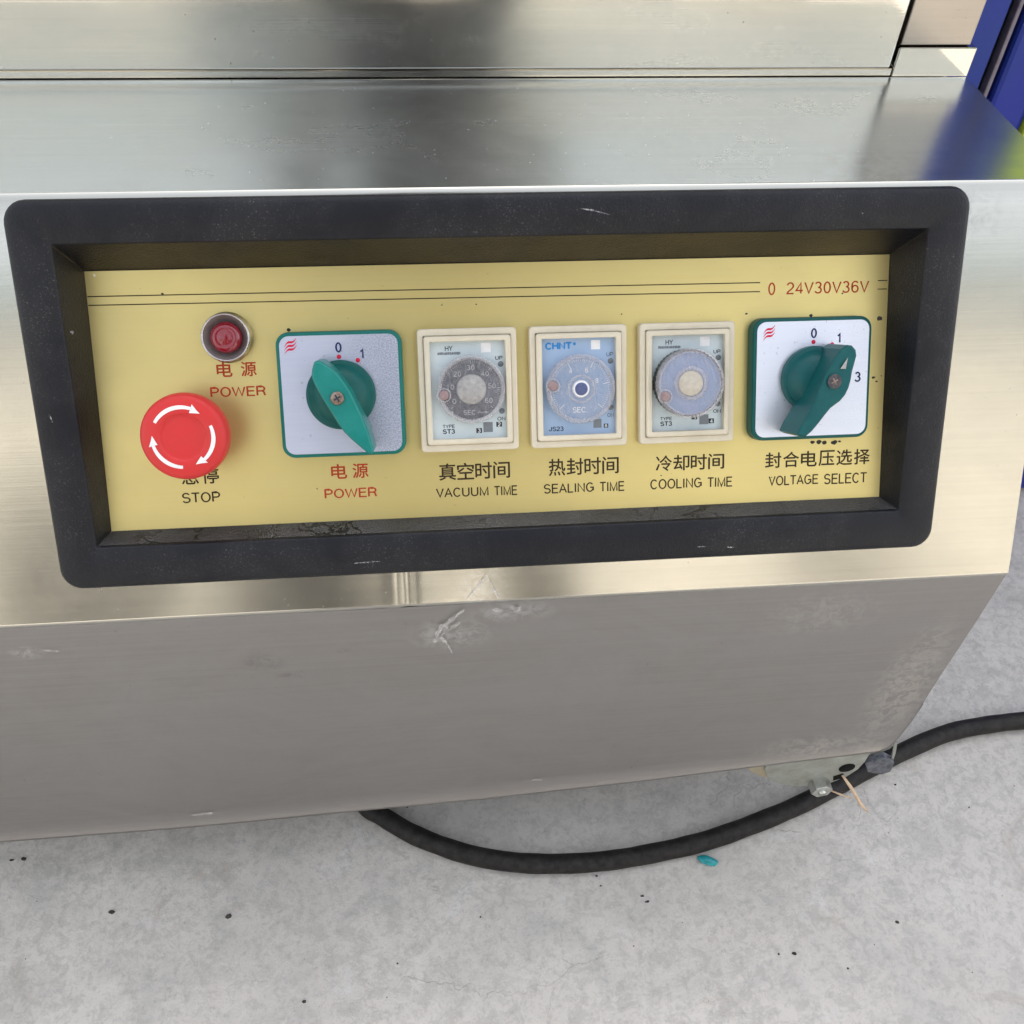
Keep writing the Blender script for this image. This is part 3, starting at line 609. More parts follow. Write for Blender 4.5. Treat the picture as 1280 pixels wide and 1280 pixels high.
for a0, a1 in ((149, 52), (21, -68), (-94, -184)):
    n = MB()
    hd = 17; st = 14
    inn, out_ = [], []
    for k in range(st + 1):
        a = math.radians(a0 + (a1 + hd - a0) * k / st); w = 0.75 + 0.25 * math.sin(PI * k / st)
        for lst, r in ((inn, 14.6 - w), (out_, 14.6 + w)): lst.append((r * math.cos(a), r * math.sin(a), caph(r)))
    n.add(inn + out_, [(k, k + 1, st + 2 + k, st + 1 + k) for k in range(st)])
    hs = []
    for rr, a in ((12.4, a1 + hd + 1.5), (16.8, a1 + hd + 1.5), (14.9, a1 + hd * 0.4), (14.4, a1 - 1)):
        a = math.radians(a); hs.append((rr * math.cos(a), rr * math.sin(a), caph(rr) + 0.02))
    n.add(hs, [(0, 1, 2), (0, 2, 3)])
    link('arrow', mm(n).mesh('arrow'), 'white_ink', es, em)

# ---- rotary switches
def rotary(x, v, w, h, handle, fm, pm_, km, km2, marks, label, tail_label):
    cm = at(x, v)
    n = MB(); n.prism(rrect(-w / 2, -h / 2, w / 2, h / 2, 6.5, 6), 0, 8.2, 0.3, 1.3); mm(n)
    o = link('rotary_switch', n.mesh('rotary_switch'), fm, root, cm, label=label)
    n = MB(); n.prism(rrect(-w / 2 + 1.9, -h / 2 + 1.9, w / 2 - 1.9, h / 2 - 1.9, 5.0, 6), 8.0, 8.45); mm(n)
    link('face_plate', n.mesh('face_plate'), pm_, o, cm)
    n = MB(); n.lathe([(17.6, 8.45), (17.6, 12.6), (17.3, 13.4), (16.4, 13.8), (16.0, 13.7), (15.6, 14.2), (13.6, 17.5), (9, 20.5), (2, 21)], 64); mm(n)
    link('knob_base', n.mesh('knob_base'), km2, o, cm)
    # pointer handle: outline widened towards the base
    pts = [(p[0], -p[1]) for p in handle]
    area = sum(pts[i - 1][0] * pts[i][1] - pts[i][0] * pts[i - 1][1] for i in range(len(pts)))
    if area < 0: pts = pts[::-1]
    n = MB(); n.prism(pts, 11.5, 36.0, 0.4, 1.0); mm(n)
    link('pointer_handle', n.mesh('pointer_handle'), km, o, cm, bevel=0.0006)
    lets = MB()
    for body, mx, mv, hh in marks['digits']:
        word(lets, body, mx - hh * (0.30 if body != '1' else 0.16), mx + hh * (0.30 if body != '1' else 0.16), mv - hh / 2, mv + hh / 2, 8.6, 0.16)
    link('digits', mm(lets).mesh('digits'), 'navy_ink', o, cm, kind='stuff')
    for mx, mv in marks['dots']:
        d = MB(); d.lathe([(1.15, 8.55), (1.1, 8.62)], 18, (mx, -mv), cap1=True); link('position_dot', mm(d).mesh('position_dot'), 'dot_red', o, cm)
    d = MB()
    # maker's mark: three slanting waves
    for k in range(3):
        ox, oy = marks['logo'][0], -marks['logo'][1] + (1.8 - 1.8 * k)
        top, bo = [], []
        for q in range(9):
            t_ = q / 8; xx = ox - 3.2 + 6.4 * t_ ; yy = oy - 2.2 + 4.4 * t_ + 0.8 * math.sin(2 * PI * t_ + PI) * -1
            th = 0.15 + 0.55 * math.sin(PI * t_)
            top.append((xx, yy + th, 8.6)); bo.append((xx, yy - th * 0.6, 8.6))
        d.add(bo + top, [(q, q + 1, 10 + q, 9 + q) for q in range(8)])
    link('wave_logo', mm(d).mesh('wave_logo'), 'dot_red', o, cm, kind='stuff')
    return o, cm
h1 = [(-10.1, -17.9), (-7.5, -18.2), (-2.7, -15), (1.0, -11.5), (3.8, -7.5), (6.6, -2.5), (8.6, 2.3), (11.5, 9.5), (14, 17), (15.6, 23.5), (16.2, 26.8), (15.0, 28.2), (13, 27.6), (9.0, 23.8), (5.5, 20.4), (2.3, 16.9), (-0.3, 12.8), (-2.6, 8.5), (-5.0, 4.2), (-7.4, -.2), (-9.5, -4.5), (-11.1, -8), (-11.8, -11.0), (-11.3, -14.2)]
h2 = [(3.5, -16.2), (6.9, -18.2), (9.2, -17.8), (11.4, -15.5), (11.9, -12.6), (10.9, -8.5), (9.9, -4.5), (9.4, -0.5), (8.3, 3.7), (6.6, 7.2), (4.0, 10.2), (1.4, 12.0), (-.9, 13.6), (-3.9, 17.2), (-7.2, 21.4), (-10.5, 25.2), (-13.6, 27.7), (-16.5, 27.8), (-18.6, 26.6), (-16.4, 22.2), (-13.3, 17.1), (-9.3, 9.9), (-6.2, 1), (-3.2, -5.5), (.6, -12.3)]
sw1, c1 = rotary(123.6, 64.4, 63.6, 64.2, h1, 'green', 'plate1', 'knob_bright', 'green_dark', dict(digits=[('0', -0.2, -23.9, 4.9), ('1', 11.5, -20.6, 4.6)], dots=[(-0.2, -19.2), (9.3, -17.2)], logo=(-24.2, -25.2)), 'teal framed power switch with mottled plate, handle pointing left of 0', None)
sw2, c2 = rotary(374.2, 64.4, 65.6, 65.2, h2, 'green_dark', 'plate2', 'knob_dark', 'knob_dark', dict(digits=[('0', 0.2, -24.2, 5.0), ('1', 14.2, -21.5, 4.8), ('3', 25.4, -0.3, 5.2)], dots=[(0.1, -19.6), (10.5, -18.0)], logo=(-24.4, -25.0)), 'teal voltage switch with clean bright plate, handle pointing past 1', None)
# screw on each handle
for o, cm, dark in ((sw1, c1, False), (sw2, c2, True)):
    n = MB()
    if dark: n.lathe([(3.7, 37.05), (3.5, 37.15), (3.2, 37.1), (2.4, 37.2)], 24)
    else: n.lathe([(3.3, 37.0), (3.3, 37.6), (2.9, 38.0), (1.5, 38.2), (0.3, 38.2)], 24)
    mm(n); link('screw', n.mesh('screw'), 'dark_screw' if dark else 'screw', o, cm)
    n = MB(); zt = 37.3 if dark else 38.25
    for a in (0.5, 0.5 + PI / 2):
        c_, s_ = math.cos(a), math.sin(a); l_, w_ = 1.9, 0.38
        n.add([(c_ * sx * l_ - s_ * sy * w_, s_ * sx * l_ + c_ * sy * w_, zt + 0.02 * a) for sx, sy in ((-1, -1), (1, -1), (1, 1), (-1, 1))], [(0, 1, 2, 3)])
    mm(n); link('screw_slot', n.mesh('screw_slot'), 'screw' if dark else 'dark_ink', o, cm)
n = MB(); n.add([(2.8, 6.4, 37.1), (5.6, 6.2, 37.1), (6.6, 11.9, 37.1)], [(0, 1, 2)]); mm(n)
link('arrow_mark', n.mesh('arrow_mark'), 'hub_grey', sw2, c2)

# ---- timers
def timer(x, v, kind, label):
    cm = at(x, v)
    n = MB()
    def frame(x0, x1, y0, y1, z0, z1, bx0, bx1, by0, by1, zi, r, rb=0.8):
        n.loops([ring(x0, y0, x1, y1, r, z0), ring(x0, y0, x1, y1, r, z1 - rb), ring(x0 + rb * .3, y0 + rb * .3, x1 - rb * .3, y1 - rb * .3, r, z1 - rb * .3), ring(x0 + rb, y0 + rb, x1 - rb, y1 - rb, max(r - rb, .3), z1),
                 ring(bx0 - .3, by0 - .3, bx1 + .3, by1 + .3, 0.5, z1), ring(bx0, by0, bx1, by1, 0.4, z1 - .3), ring(bx0, by0, bx1, by1, 0.4, zi)], smooth=False)
    frame(-25.8, 25.8, -32.0, 32.0, 0, 6.0, -22.75, 22.75, -28.35, 28.35, 5.0, 2.0)
    mm(n); t = link('timer', n.mesh('timer'), 'cream', root, cm, label=label)
    n = MB(); frame(-22.6, 22.6, -28.2, 28.2, 4.2, 8.2, -19.6, 19.6, -25.3, 25.3, 2.5, 1.4, 1.0); n.box((-22.9, -28.5, 4.0), (22.9, 28.5, 4.3)) if False else None
    mm(n); link('inner_frame', n.mesh('inner_frame'), 'cream', t, cm)
    n = MB(); n.box((-19.9, -25.6, 2.0), (19.9, 25.6, 4.4)); mm(n); link('face_card', n.mesh('face_card'), 'card_blue' if kind == 2 else 'card_white', t, cm)
    zc = 4.46
    d = MB(); g = MB(); w = MB(); bl = MB()
    cx, cy = {1: (1.2, 0.6), 2: (0.4, -0.9), 3: (-0.9, 0.4)}[kind]
    if kind in (1, 3):
        text(d, 'HY', -11.5, -7.6, 20.6, 23.0, zc, 0.05)
        xx = -15.5
        while xx < -3.6:                                    # band of tiny unreadable print
            ww = 0.5 + random.random() * 1.1; g.add([(xx, 18.5, zc), (min(xx + ww, -3.4), 18.5 + random.uniform(-.1, .2), zc), (min(xx + ww, -3.4), 19.9, zc), (xx, 19.8 + random.uniform(-.2, .1), zc)], [(0, 1, 2, 3)]); xx += ww + 0.12
        text(d, 'TYPE', -14.2, -8.0, -19.6, -17.8, zc, 0.05); text(d, 'ST3', -14.2, -8.0, -22.6, -20.3, zc, 0.12)
        d.box((6.0, -20.3, 4.41), (6.0, -20.3, 4.41)) if False else None
        num = ('3', '2') if kind == 1 else ('1', '4')
        nb = [(4.9, -21.5), (15.6, -18.6)] if kind == 1 else [(4.4, -18.4), (13.8, -20.8)]
        for (bx, by), ch in zip(nb, num):
            d.add([(bx - 1.5, by - 1.3, zc), (bx + 1.5, by - 1.3, zc), (bx + 1.5, by + 1.3, zc), (bx - 1.5, by + 1.3, zc)], [(0, 1, 2, 3)])
            text(w, ch, bx - .7, bx + .7, by - 1, by + 1, zc + .05, 0.06)
        g.add([(7.2, -22.5, zc), (12.2, -22.5, zc), (12.2, -17.2, zc), (7.2, -17.2, zc)], [(0, 1, 2, 3)])
        w.add([(7.2, 19.2, zc), (12.4, 19.2, zc), (12.4, 24.2, zc), (7.2, 24.2, zc)], [(0, 1, 2, 3)])
        text(d, 'UP', 14.6, 18.4, 15.2, 17.2, zc, 0.05); text(d, 'ON', 14.8, 19.0, -16.6, -14.6, zc, 0.05)
    else:
        k = len(bl.v); text(bl, 'CHNT', -17.2, -3.6, 19.8, 23.3, zc, 0.28)
        bl.lathe([(0.8, zc), (0.75, zc + .01)], 12, (-1.8, 22.4))
        text(d, 'JS23', -16.2, -8.4, -23.2, -20.9, zc, 0.08)
        d.add([(5.0, -18.8, zc), (6.6, -18.8, zc), (6.6, -18.4, zc), (5.0, -18.4, zc)], [(0, 1, 2, 3)])
        g.add([(7.8, -22.3, zc), (12.2, -22.3, zc), (12.2, -17.6, zc), (7.8, -17.6, zc)], [(0, 1, 2, 3)])
        d.add([(13.4, -22.4, zc), (15.8, -22.4, zc), (15.8, -20.2, zc), (13.4, -20.2, zc)], [(0, 1, 2, 3)]); text(w, '8', 14, 15.2, -22.1, -20.5, zc + .05, .04)
        w.add([(7.0, 19.2, zc), (11.8, 19.2, zc), (11.8, 24.0, zc), (7.0, 24.0, zc)], [(0, 1, 2, 3)])
        text(d, 'UP', 15.2, 18.8, 15.4, 17.6, zc, 0.0); text(d, 'ON', 15.4, 18.9, -16.8, -14.6, zc, 0.0)
    for yy in (13.0, -11.6): g.lathe([(1.5, zc), (1.4, zc + 0.15)], 16, (17.3, yy))
    link('black_print', mm(d).mesh('black_print'), 'dark_ink', t, cm, kind='stuff'); link('grey_print', mm(g).mesh('grey_print'), 'grey_ink', t, cm, kind='stuff')
    if bl.v: link('blue_print', mm(bl).mesh('blue_print'), 'blue_ink', t, cm, kind='stuff')
    link('white_print', mm(w).mesh('white_print'), 'white_ink', t, cm, kind='stuff')
    # dial
    zt = {1: 11.0, 2: 11.0, 3: 16.5}[kind]; R = {1: 17.8, 2: 18.3, 3: 18.3}[kind]
    n = MB(); n.lathe([(R - 1.8, 4.4), (R - 1.8, zt - 1.6), (R - 2.2, zt - 1.5), (0.4, zt - 1.5)], 64, (cx, cy)); mm(n)
    link('dial', n.mesh('dial'), {1: 'dial_grey', 2: 'dial_blue', 3: 'dial_lilac'}[kind], t, cm)
    if kind == 3:
        n = MB(); N_ = 96; rg = []
        for z_ in (4.6, zt - 3): rg.append([(cx + (R - 1.0 + (0.5 if j % 2 else 0)) * math.cos(2 * PI * j / N_), cy + (R - 1.0 + (0.5 if j % 2 else 0)) * math.sin(2 * PI * j / N_), z_) for j in range(N_)])
        n.loops(rg, smooth=False); mm(n); link('dial_knurl', n.mesh('dial_knurl'), 'serrated', t, cm)
    e = MB(); e.lathe([(R, 5.5 if kind != 3 else zt - 3.2), (R, zt - 0.8), (R - 0.3, zt - 0.2), (R - 0.9, zt), (R - 2.2, zt), (R - 2.5, zt - 0.4)], 64, (cx, cy), cap1=False)
    link('dial_rim', mm(e).mesh('dial_rim'), 'clear_edge', t, cm)
    e = MB(); e.lathe([(R - 2.5, zt - 0.5), ((R - 2.5) * 0.75, zt - 0.28), ((R - 2.5) * 0.4, zt - 0.1), (0.3, zt - 0.05)], 64, (cx, cy)); link('dial_cover', mm(e).mesh('dial_cover'), 'clear', t, cm)
    # scale
    w = MB(); zs = zt - 1.42; nt_ = 60
    for k in range(nt_ + 1):
        a = math.radians(222 - 264 * k / nt_); long = k % 10 == 0 if kind != 2 else k % 12 == 0
        r0, r1, ww = (R - (6.3 if kind == 2 else 4.6) if long else R - 3.9), R - 2.9, 0.16 if long else 0.1
        c_, s_ = math.cos(a), math.sin(a)
        w.add([(cx + c_ * r0 + s_ * ww, cy + s_ * r0 - c_ * ww, zs), (cx + c_ * r1 + s_ * ww, cy + s_ * r1 - c_ * ww, zs), (cx + c_ * r1 - s_ * ww, cy + s_ * r1 + c_ * ww, zs), (cx + c_ * r0 - s_ * ww, cy + s_ * r0 + c_ * ww, zs)], [(0, 1, 2, 3)])
    if kind == 1:
        for q, a in (('30', 90), ('40', 48), ('50', 8), ('60', -35), ('20', 130), ('10', 172), ('0', 214)):
            px, py = cx + 10.9 * math.cos(math.radians(a)), cy + 10.6 * math.sin(math.radians(a)) + (0.6 if a == 90 else 0); hw = 1.0 * len(q)
            text(w, q, px - hw, px + hw, py - 1.3, py + 1.3, zs, 0.05)
        text(w, 'SEC', cx - 4.4, cx + 1.6, cy - 13.2, cy - 10.8, zs, 0.06)
        w.add([(cx + 3, cy - 12.2, zs), (cx + 7.6, cy - 12.2, zs), (cx + 7.6, cy - 11.9, zs), (cx + 3, cy - 11.9, zs)], [(0, 1, 2, 3)]); w.add([(cx + 7, cy - 12.9, zs), (cx + 9, cy - 12.05, zs), (cx + 7, cy - 11.2, zs)], [(0, 1, 2)])
    elif kind == 2:
        for q, px, py in (('4', -5.4, 9.6), ('6', 3.2, 9.6), ('8', 8.6, 4.0), ('2', -12.2, 0.4)): text(w, q, cx + px - .75, cx + px + .75, cy + py - 1.3, cy + py + 1.3, zs, 0.05)
        text(w, 'SEC.', cx - 4.4, cx + 3.2, cy - 12.4, cy - 9.6, zs, 0.05)
    link('dial_scale', mm(w).mesh('dial_scale'), 'faded_print' if kind != 2 else 'white_ink', t, cm, kind='stuff')
    if kind == 2:
        e = MB(); e.lathe([(7.6, zt - .38), (7.4, zt - .1), (6.4, zt - .05), (6.2, zt - .38)], 40, (cx, cy), cap1=False); link('hub_rim', mm(e).mesh('hub_rim'), 'clear_edge', t, cm)
    hm, hr = {1: ('hub_grey', 7.6), 2: ('white_ink', 4.4), 3: ('hub_beige', 6.6)}[kind]
    n = MB(); n.lathe([(hr + 0.3, zt - 1.4), (hr, zt - 0.3), (hr - 0.4, zt + 0.1), (0.3, zt + 0.15)], 40, (cx, cy)); mm(n); link('hub', n.mesh('hub'), hm, t, cm)
    if kind == 2: 
        n = MB(); n.lathe([(3.4, zt + 0.2), (3.2, zt + 0.3), (0.3, zt + 0.3)], 32, (cx, cy)); mm(n); link('hub_cap', n.mesh('hub_cap'), 'hub_navy', t, cm)
    if kind == 3:
        e = MB(); e.lathe([(9.0, zt - .35), (8.9, zt), (hr + .4, zt)], 40, (cx, cy), cap1=False); link('hub_rim', mm(e).mesh('hub_rim'), 'clear_edge', t, cm)
    a = {1: 190, 2: 172, 3: 205}[kind]; rp = R - 3.2
    px, py = cx + rp * math.cos(math.radians(a)), cy + rp * math.sin(math.radians(a))
    n = MB(); n.lathe([(2.6, zt - 1.3), (2.6, zt + 0.2), (2.2, zt + 0.5), (0.4, zt + 0.4)], 24, (px, py)); mm(n); link('dial_pointer', n.mesh('dial_pointer'), 'pointer', t, cm)
    e = MB(); e.lathe([(3.9, zt - .3), (3.8, zt + .12), (3.0, zt + .12)], 28, (px, py), cap1=False); link('pointer_ring', mm(e).mesh('pointer_ring'), 'clear_edge', t, cm)
    return t
timer(189.2, 64.5, 1, 'cream framed vacuum timer with dark grey dial')
timer(247.6, 64.6, 2, 'cream framed sealing timer with light blue card and dial')
timer(306.2, 64.6, 3, 'cream framed cooling timer with raised pale blue dial and knurled rim')

# scuffs of dried residue on the lower panel and its folded edge
def scuff(paths, yoff=-0.0006, fm=None):
    n = MB()
    for pts, w in paths:
        sub = []
        for a, b in zip(pts, pts[1:]):
            for k in range(6): sub.append(Vector(a).lerp(Vector(b), k / 6))
        sub.append(Vector(pts[-1]))
        L, Rr = [], []
        for i, p in enumerate(sub):
            d = (sub[min(i + 1, len(sub) - 1)] - sub[max(0, i - 1)]).normalized(); q = Vector((-d.y, d.x))
            ww = w * (0.35 + 0.9 * random.random()) * (0.3 + math.sin(PI * (i + .5) / len(sub)))
            L.append(p + q * ww); Rr.append(p - q * ww * 0.8)
        m_ = len(sub)
        n.add([(p.x, yoff, p.y) for p in L] + [(p.x, yoff, p.y) for p in Rr], [(i, i + 1, m_ + i + 1, m_ + i) for i in range(m_ - 1)])
    return n
residue = [[([(0.2075, -0.006), (0.203, -0.011), (0.196, -0.020), (0.1925, -0.026), (0.1905, -0.036)], 0.0022), ([(0.196, -0.025), (0.1945, -0.031), (0.1985, -0.039), (0.2005, -0.047)], 0.0014), ([(0.205, -0.017), (0.199, -0.024)], 0.0012)],
            [([(0.223, -0.007), (0.2285, -0.0095)], 0.0020)], [([(0.233, -0.0045), (0.237, -0.010), (0.2385, -0.006)], 0.0018)], [([(0.017, -0.2255), (0.033, -0.2245)], 0.0022)], [([(0.256, -0.2095), (0.263, -0.2095)], 0.0015)], [([(-0.02, -0.022), (-0.012, -0.024)], 0.0012)]]
for q in residue: link('dried_residue', scuff(q).mesh('dried_residue'), 'wax', root, I4, kind='stuff')
n = scuff([([(0.220, -0.1965), (0.2155, -0.203), (0.209, -0.2105)], 0.0006), ([(0.2205, -0.197), (0.2235, -0.204), (0.226, -0.2105)], 0.0006)], 0)
n.v = [(x, z, 0.0012) for x, y, z in n.v]
link('dried_residue', n.mesh('dried_residue'), 'wax', root, FM, kind='stuff')

fl = [([(270, -8), (276, -9), (284, -11)], 0.35), ([(38, -34), (38.6, -35)], 0.5), ([(24, -60), (24.6, -61.5)], 0.6), ([(412, -12), (413, -12.4)], 0.5), ([(335, -185), (340, -185)], 0.3), ([(150, -184.8), (164, -184.4)], 0.22),
      ([(8, -100), (9, -104)], 0.4), ([(352, -186), (356, -186.5)], 0.5)]
for pts_, w_ in fl:
    n = scuff([([(x * S, y * S) for x, y in pts_], w_ * S)]); n.v = [(x, z, 0.0051) for x, y, z in n.v]
    link('scratch', n.mesh('scratch'), 'wax', bez, FM, kind='stuff')

# casters under the body
n = MB(); o = [(0.4385, -0.2090), (0.4400, -0.252), (0.4440, -0.262), (0.452, -0.272), (0.462, -0.2795), (0.476, -0.2845), (0.492, -0.2850), (0.502, -0.2815), (0.512, -0.2735), (0.518, -0.262), (0.520, -0.250), (0.520, -0.2046)]
n.prism(o, 0, 0.004); Rx = Matrix.Translation((0, 0.020, 0)) @ Matrix.Rotation(PI / 2, 4, 'X')
cas = link('caster', n.mesh('caster'), 'zinc', root, Rx, bevel=0.0008)
n = MB(); n.prism([(x, y) for x, y in [(0.4905 + 0.0085 * math.cos(PI / 3 * k + 0.3), -0.2785 + 0.0085 * math.sin(PI / 3 * k + 0.3)) for k in range(6)]], 0.004, 0.013, None, 0.001)
n.lathe([(0.003, 0.013), (0.003, 0.0145)], 12, (0.4905, -0.2785))
link('bolt', n.mesh('bolt'), 'bolt', cas, Rx)
n = MB(); n.lathe([(0.0065, 0.0041), (0.0064, 0.0043)], 20, (0.5075, -0.2575)); n.add([(0.500, -0.270, 0.0042), (0.507, -0.266, 0.0042), (0.5105, -0.2745, 0.0042), (0.502, -0.2775, 0.0042)], [(0, 1, 2, 3)])
link('bolt_hole', n.mesh('bolt_hole'), 'hole', cas, Rx)
n = MB(); n.lathe([(0.034, -0.026), (0.036, -0.024), (0.036, -0.006), (0.034, -0.004), (0.010, -0.004)], 40, (0.4640, -0.2490))
link('wheel', n.mesh('wheel'), 'wheel', cas, Rx)
wheelmesh = MB().lathe([(0.02, -0.014), (0.036, -0.014), (0.038, -0.011), (0.038, 0.011), (0.036, 0.014), (0.01, 0.014)], 32, cap0=True).mesh('rear_wheel'); wheelmesh.materials.append(M['wheel'])
for x, y in ((0.44, 0.58), (-0.38, 0.58), (-0.38, 0.16), (0.40, 0.20)):
    wm_ = Matrix.Translation((x, y, G + 0.038)) @ Matrix.Rotation(PI / 2, 4, 'Y')
    n = MB(); n.box((x - 0.02, y - 0.005, G + 0.04), (x - 0.016, y + 0.03, -0.235)); n.box((x + 0.016, y - 0.005, G + 0.04), (x + 0.02, y + 0.03, -0.235)); n.box((x - 0.02, y - 0.02, -0.240), (x + 0.02, y + 0.04, -0.235)); n.box((x - 0.012, y + 0.0, -0.238), (x + 0.012, y + 0.03, -0.196))
    b_ = link('caster', n.mesh('caster_bracket'), 'zinc', root, I4); link('wheel', wheelmesh, None, b_, wm_)
# bent corner plate beside the caster
n = MB(); n.prism([(0.5215, -0.254), (0.528, -0.268), (0.541, -0.274), (0.5475, -0.270), (0.5455, -0.255), (0.535, -0.246), (0.526, -0.250)], 0, 0.006)
link('corner_foot', n.mesh('corner_foot'), 'dark_block', root, Matrix.Translation((0, 0.022, 0)) @ Matrix.Rotation(PI / 2, 4, 'X'), bevel=0.0008)
n = MB(); n.prism([(0.5462, -0.2715), (0.5482, -0.270), (0.5440, -0.245), (0.5395, -0.228), (0.5375, -0.229), (0.5420, -0.247)], 0, 0.0012); n.prism([(0.519, -0.2055), (0.5375, -0.2290), (0.5405, -0.2420), (0.534, -0.2485), (0.5215, -0.252), (0.519, -0.250)], -0.004, -0.002)
link('bent_lip', n.mesh('bent_lip'), 'zinc', root, Matrix.Translation((0, 0.020, 0)) @ Matrix.Rotation(PI / 2, 4, 'X'))

# ------------------------------------------------------------------ cable, straw, scrap, grit
cp = [(0.10, 0.20, -0.30), (0.105, 0.12, G + .009), (0.114, 0.072, G + .009), (0.1296, 0.0442, -0.3165), (0.1456, 0.0314, -0.3165), (0.1707, 0.0140, -0.3165), (0.2076, -0.0033, -0.3165), (0.2444, -0.0133, -0.3165), (0.2816, -0.0176, -0.3165), (0.3195, -0.0181, -0.3165), (0.3585, -0.0147, -0.3165), (0.3987, -0.0087, -0.3165),
      (0.4410, 0.0021, -0.3165), (0.4853, 0.0160, -0.3165), (0.5327, 0.0346, -0.3165), (0.5821, 0.0540, -0.3165), (0.6321, 0.0705, -0.3165), (0.6715, 0.0763, -0.3165), (0.7098, 0.0783, -0.3165), (0.755, 0.0783, -0.3165), (0.84, 0.070, -0.3165), (1.0, 0.03, -0.3165), (1.3, -0.15, -0.3165)]
def smooth_path(ps, k=6):
    ps = [Vector(p) for p in ps]; out = []
    for i in range(len(ps) - 1):
        p0, p1, p2, p3 = ps[max(i - 1, 0)], ps[i], ps[i + 1], ps[min(i + 2, len(ps) - 1)]
        for q in range(k):
            t = q / k; out.append(0.5 * ((2 * p1) + (p2 - p0) * t + (2 * p0 - 5 * p1 + 4 * p2 - p3) * t * t + (3 * p1 - p0 - 3 * p2 + p3) * t ** 3))
    out.append(ps[-1]); return out
pth = smooth_path(cp); n = MB(); n.tube(pth, [0.0076 * (1 + 0.04 * math.sin(i * 1.3) * random.random()) for i in range(len(pth))], 20)
o = link('power_cable', n.mesh('power_cable'), 'rubber')
thing(o, 'thick black rubber cable curving across the concrete below the steel machine', 'cable')
n = MB(); n.tube([(0.5040, 0.012, -0.262), (0.512, 0.006, -0.272), (0.522, -0.003, -0.286), (0.528, -0.006, -0.292)], [0.0009, 0.0014, 0.0013, 0.0006], 8)
n.tube([(0.497, 0.012, -0.283), (0.507, 0.007, -0.284), (0.517, 0.004, -0.2865)], [0.0006, 0.0008, 0.0004], 6)
thing(link('straw', n.mesh('straw'), 'straw'), 'pale dry straw caught in the caster bracket beside the bolt', 'straw')
# chip of turquoise plastic
n = MB(); b = bmesh.new(); bmesh.ops.create_icosphere(b, subdivisions=2, radius=1)
vs = [(v.co.x * 0.0085 * (1 + 0.25 * noise.noise(v.co * 2)), v.co.y * 0.0040 * (1 + 0.4 * noise.noise(v.co * 3 + Vector((4, 0, 0)))), 0.002 + v.co.z * 0.0026) for v in b.verts]
n.add(vs, [tuple(v.index for v in f.verts) for f in b.faces]); b.free()
o = link('plastic_chip', n.mesh('plastic_chip'), 'teal_scrap', None, Matrix.Translation((0.400, -0.0215, G)) @ Matrix.Rotation(-0.35, 4, 'Z'))
thing(o, 'small shiny turquoise plastic chip lying on concrete just below the black cable', 'plastic scrap')
n = MB()
def pebble(x, y, r):
    m_ = 7; a0 = random.random() * 6; el = 0.5 + random.random() * 0.5
    lo = [(x + r * (0.7 + .5 * random.random()) * math.cos(a0 + 2 * PI * k / m_), y + r * el * (0.7 + .5 * random.random()) * math.sin(a0 + 2 * PI * k / m_), G) for k in range(m_)]
    hi = [(x + (a - x) * 0.6, y + (b - y) * 0.6, G + r * 0.7) for a, b, c in lo]; n.loops([lo, hi], False, True, False)
for x, y, r in ((-0.0576, -0.0239, 3.2), (0.029, -0.034, 3.4), (0.3431, -0.0444, 2.2), (0.4489, -0.0961, 2.6), (0.0878, -0.0989, 2.3), (-0.1408, 0.0227, 2.2), (-0.1319, 0.0227, 3.0), (0.5348, 0.1009, 2.2), (0.5755, 0.0311, 1.4), (0.3460, -0.0490, 2.2), (0.31, -0.026, 1.4), (0.312, -0.034, 1.4), (0.437, -0.0955, 1.2), (0.117, 0.052, 3.0)):
    pebble(x, y, r * S * 0.8)
for k in range(200):
    x, y = random.uniform(-0.4, 0.95), random.uniform(-0.6, 0.22); pebble(x, y, random.choice((0.4, 0.5, 0.6, 0.7, 0.9, 1.2)) * S * (1.25 if random.random() < .1 else .8))
link('grit', n.mesh('grit'), 'grit', kind='stuff')

# ------------------------------------------------------------------ blue cabinet behind the machine's corner
BY = 0.36; cabm = Matrix.Translation((0.85, 0.6, G))
cab = link('blue_cabinet', None, mw=cabm)
thing(cab, 'royal blue metal cabinet with black gasket strip, right behind the machine corner', 'cabinet')
n = MB(); n.box((0.545, BY, G + 0.005), (0.6125, BY + 0.5, 0.95)); link('side_panel', n.mesh('side_panel_blue'), 'blue_paint', cab, I4, bevel=0.002)
n = MB(); n.box((0.6125, BY + 0.008, G + 0.006), (0.6265, BY + 0.48, 0.949)); link('gasket', n.mesh('gasket'), 'gasket', cab, I4)
n = MB(); n.box((0.6178, BY - 0.001, G + 0.006), (0.6212, BY + 0.008, 0.949)); link('metal_trim', n.mesh('metal_trim'), 'trim', cab, I4, bevel=0.001)
n = MB(); n.box((0.6265, BY, G + 0.005), (0.6595, BY + 0.5, 0.95)); link('door_panel', n.mesh('door_panel'), 'blue_violet', cab, I4, bevel=0.004)
n = MB(); n.box((0.70, BY, G + 0.005), (1.15, BY + 0.5, 0.95)); link('door_panel', n.mesh('door_panel'), 'blue_violet', cab, I4, bevel=0.004)
n = MB(); n.box((0.6605, BY - 0.004, G + 0.004), (0.699, BY + 0.48, 0.952)); link('corner_strip', n.mesh('corner_strip_lime'), 'lime', cab, I4, bevel=0.002)

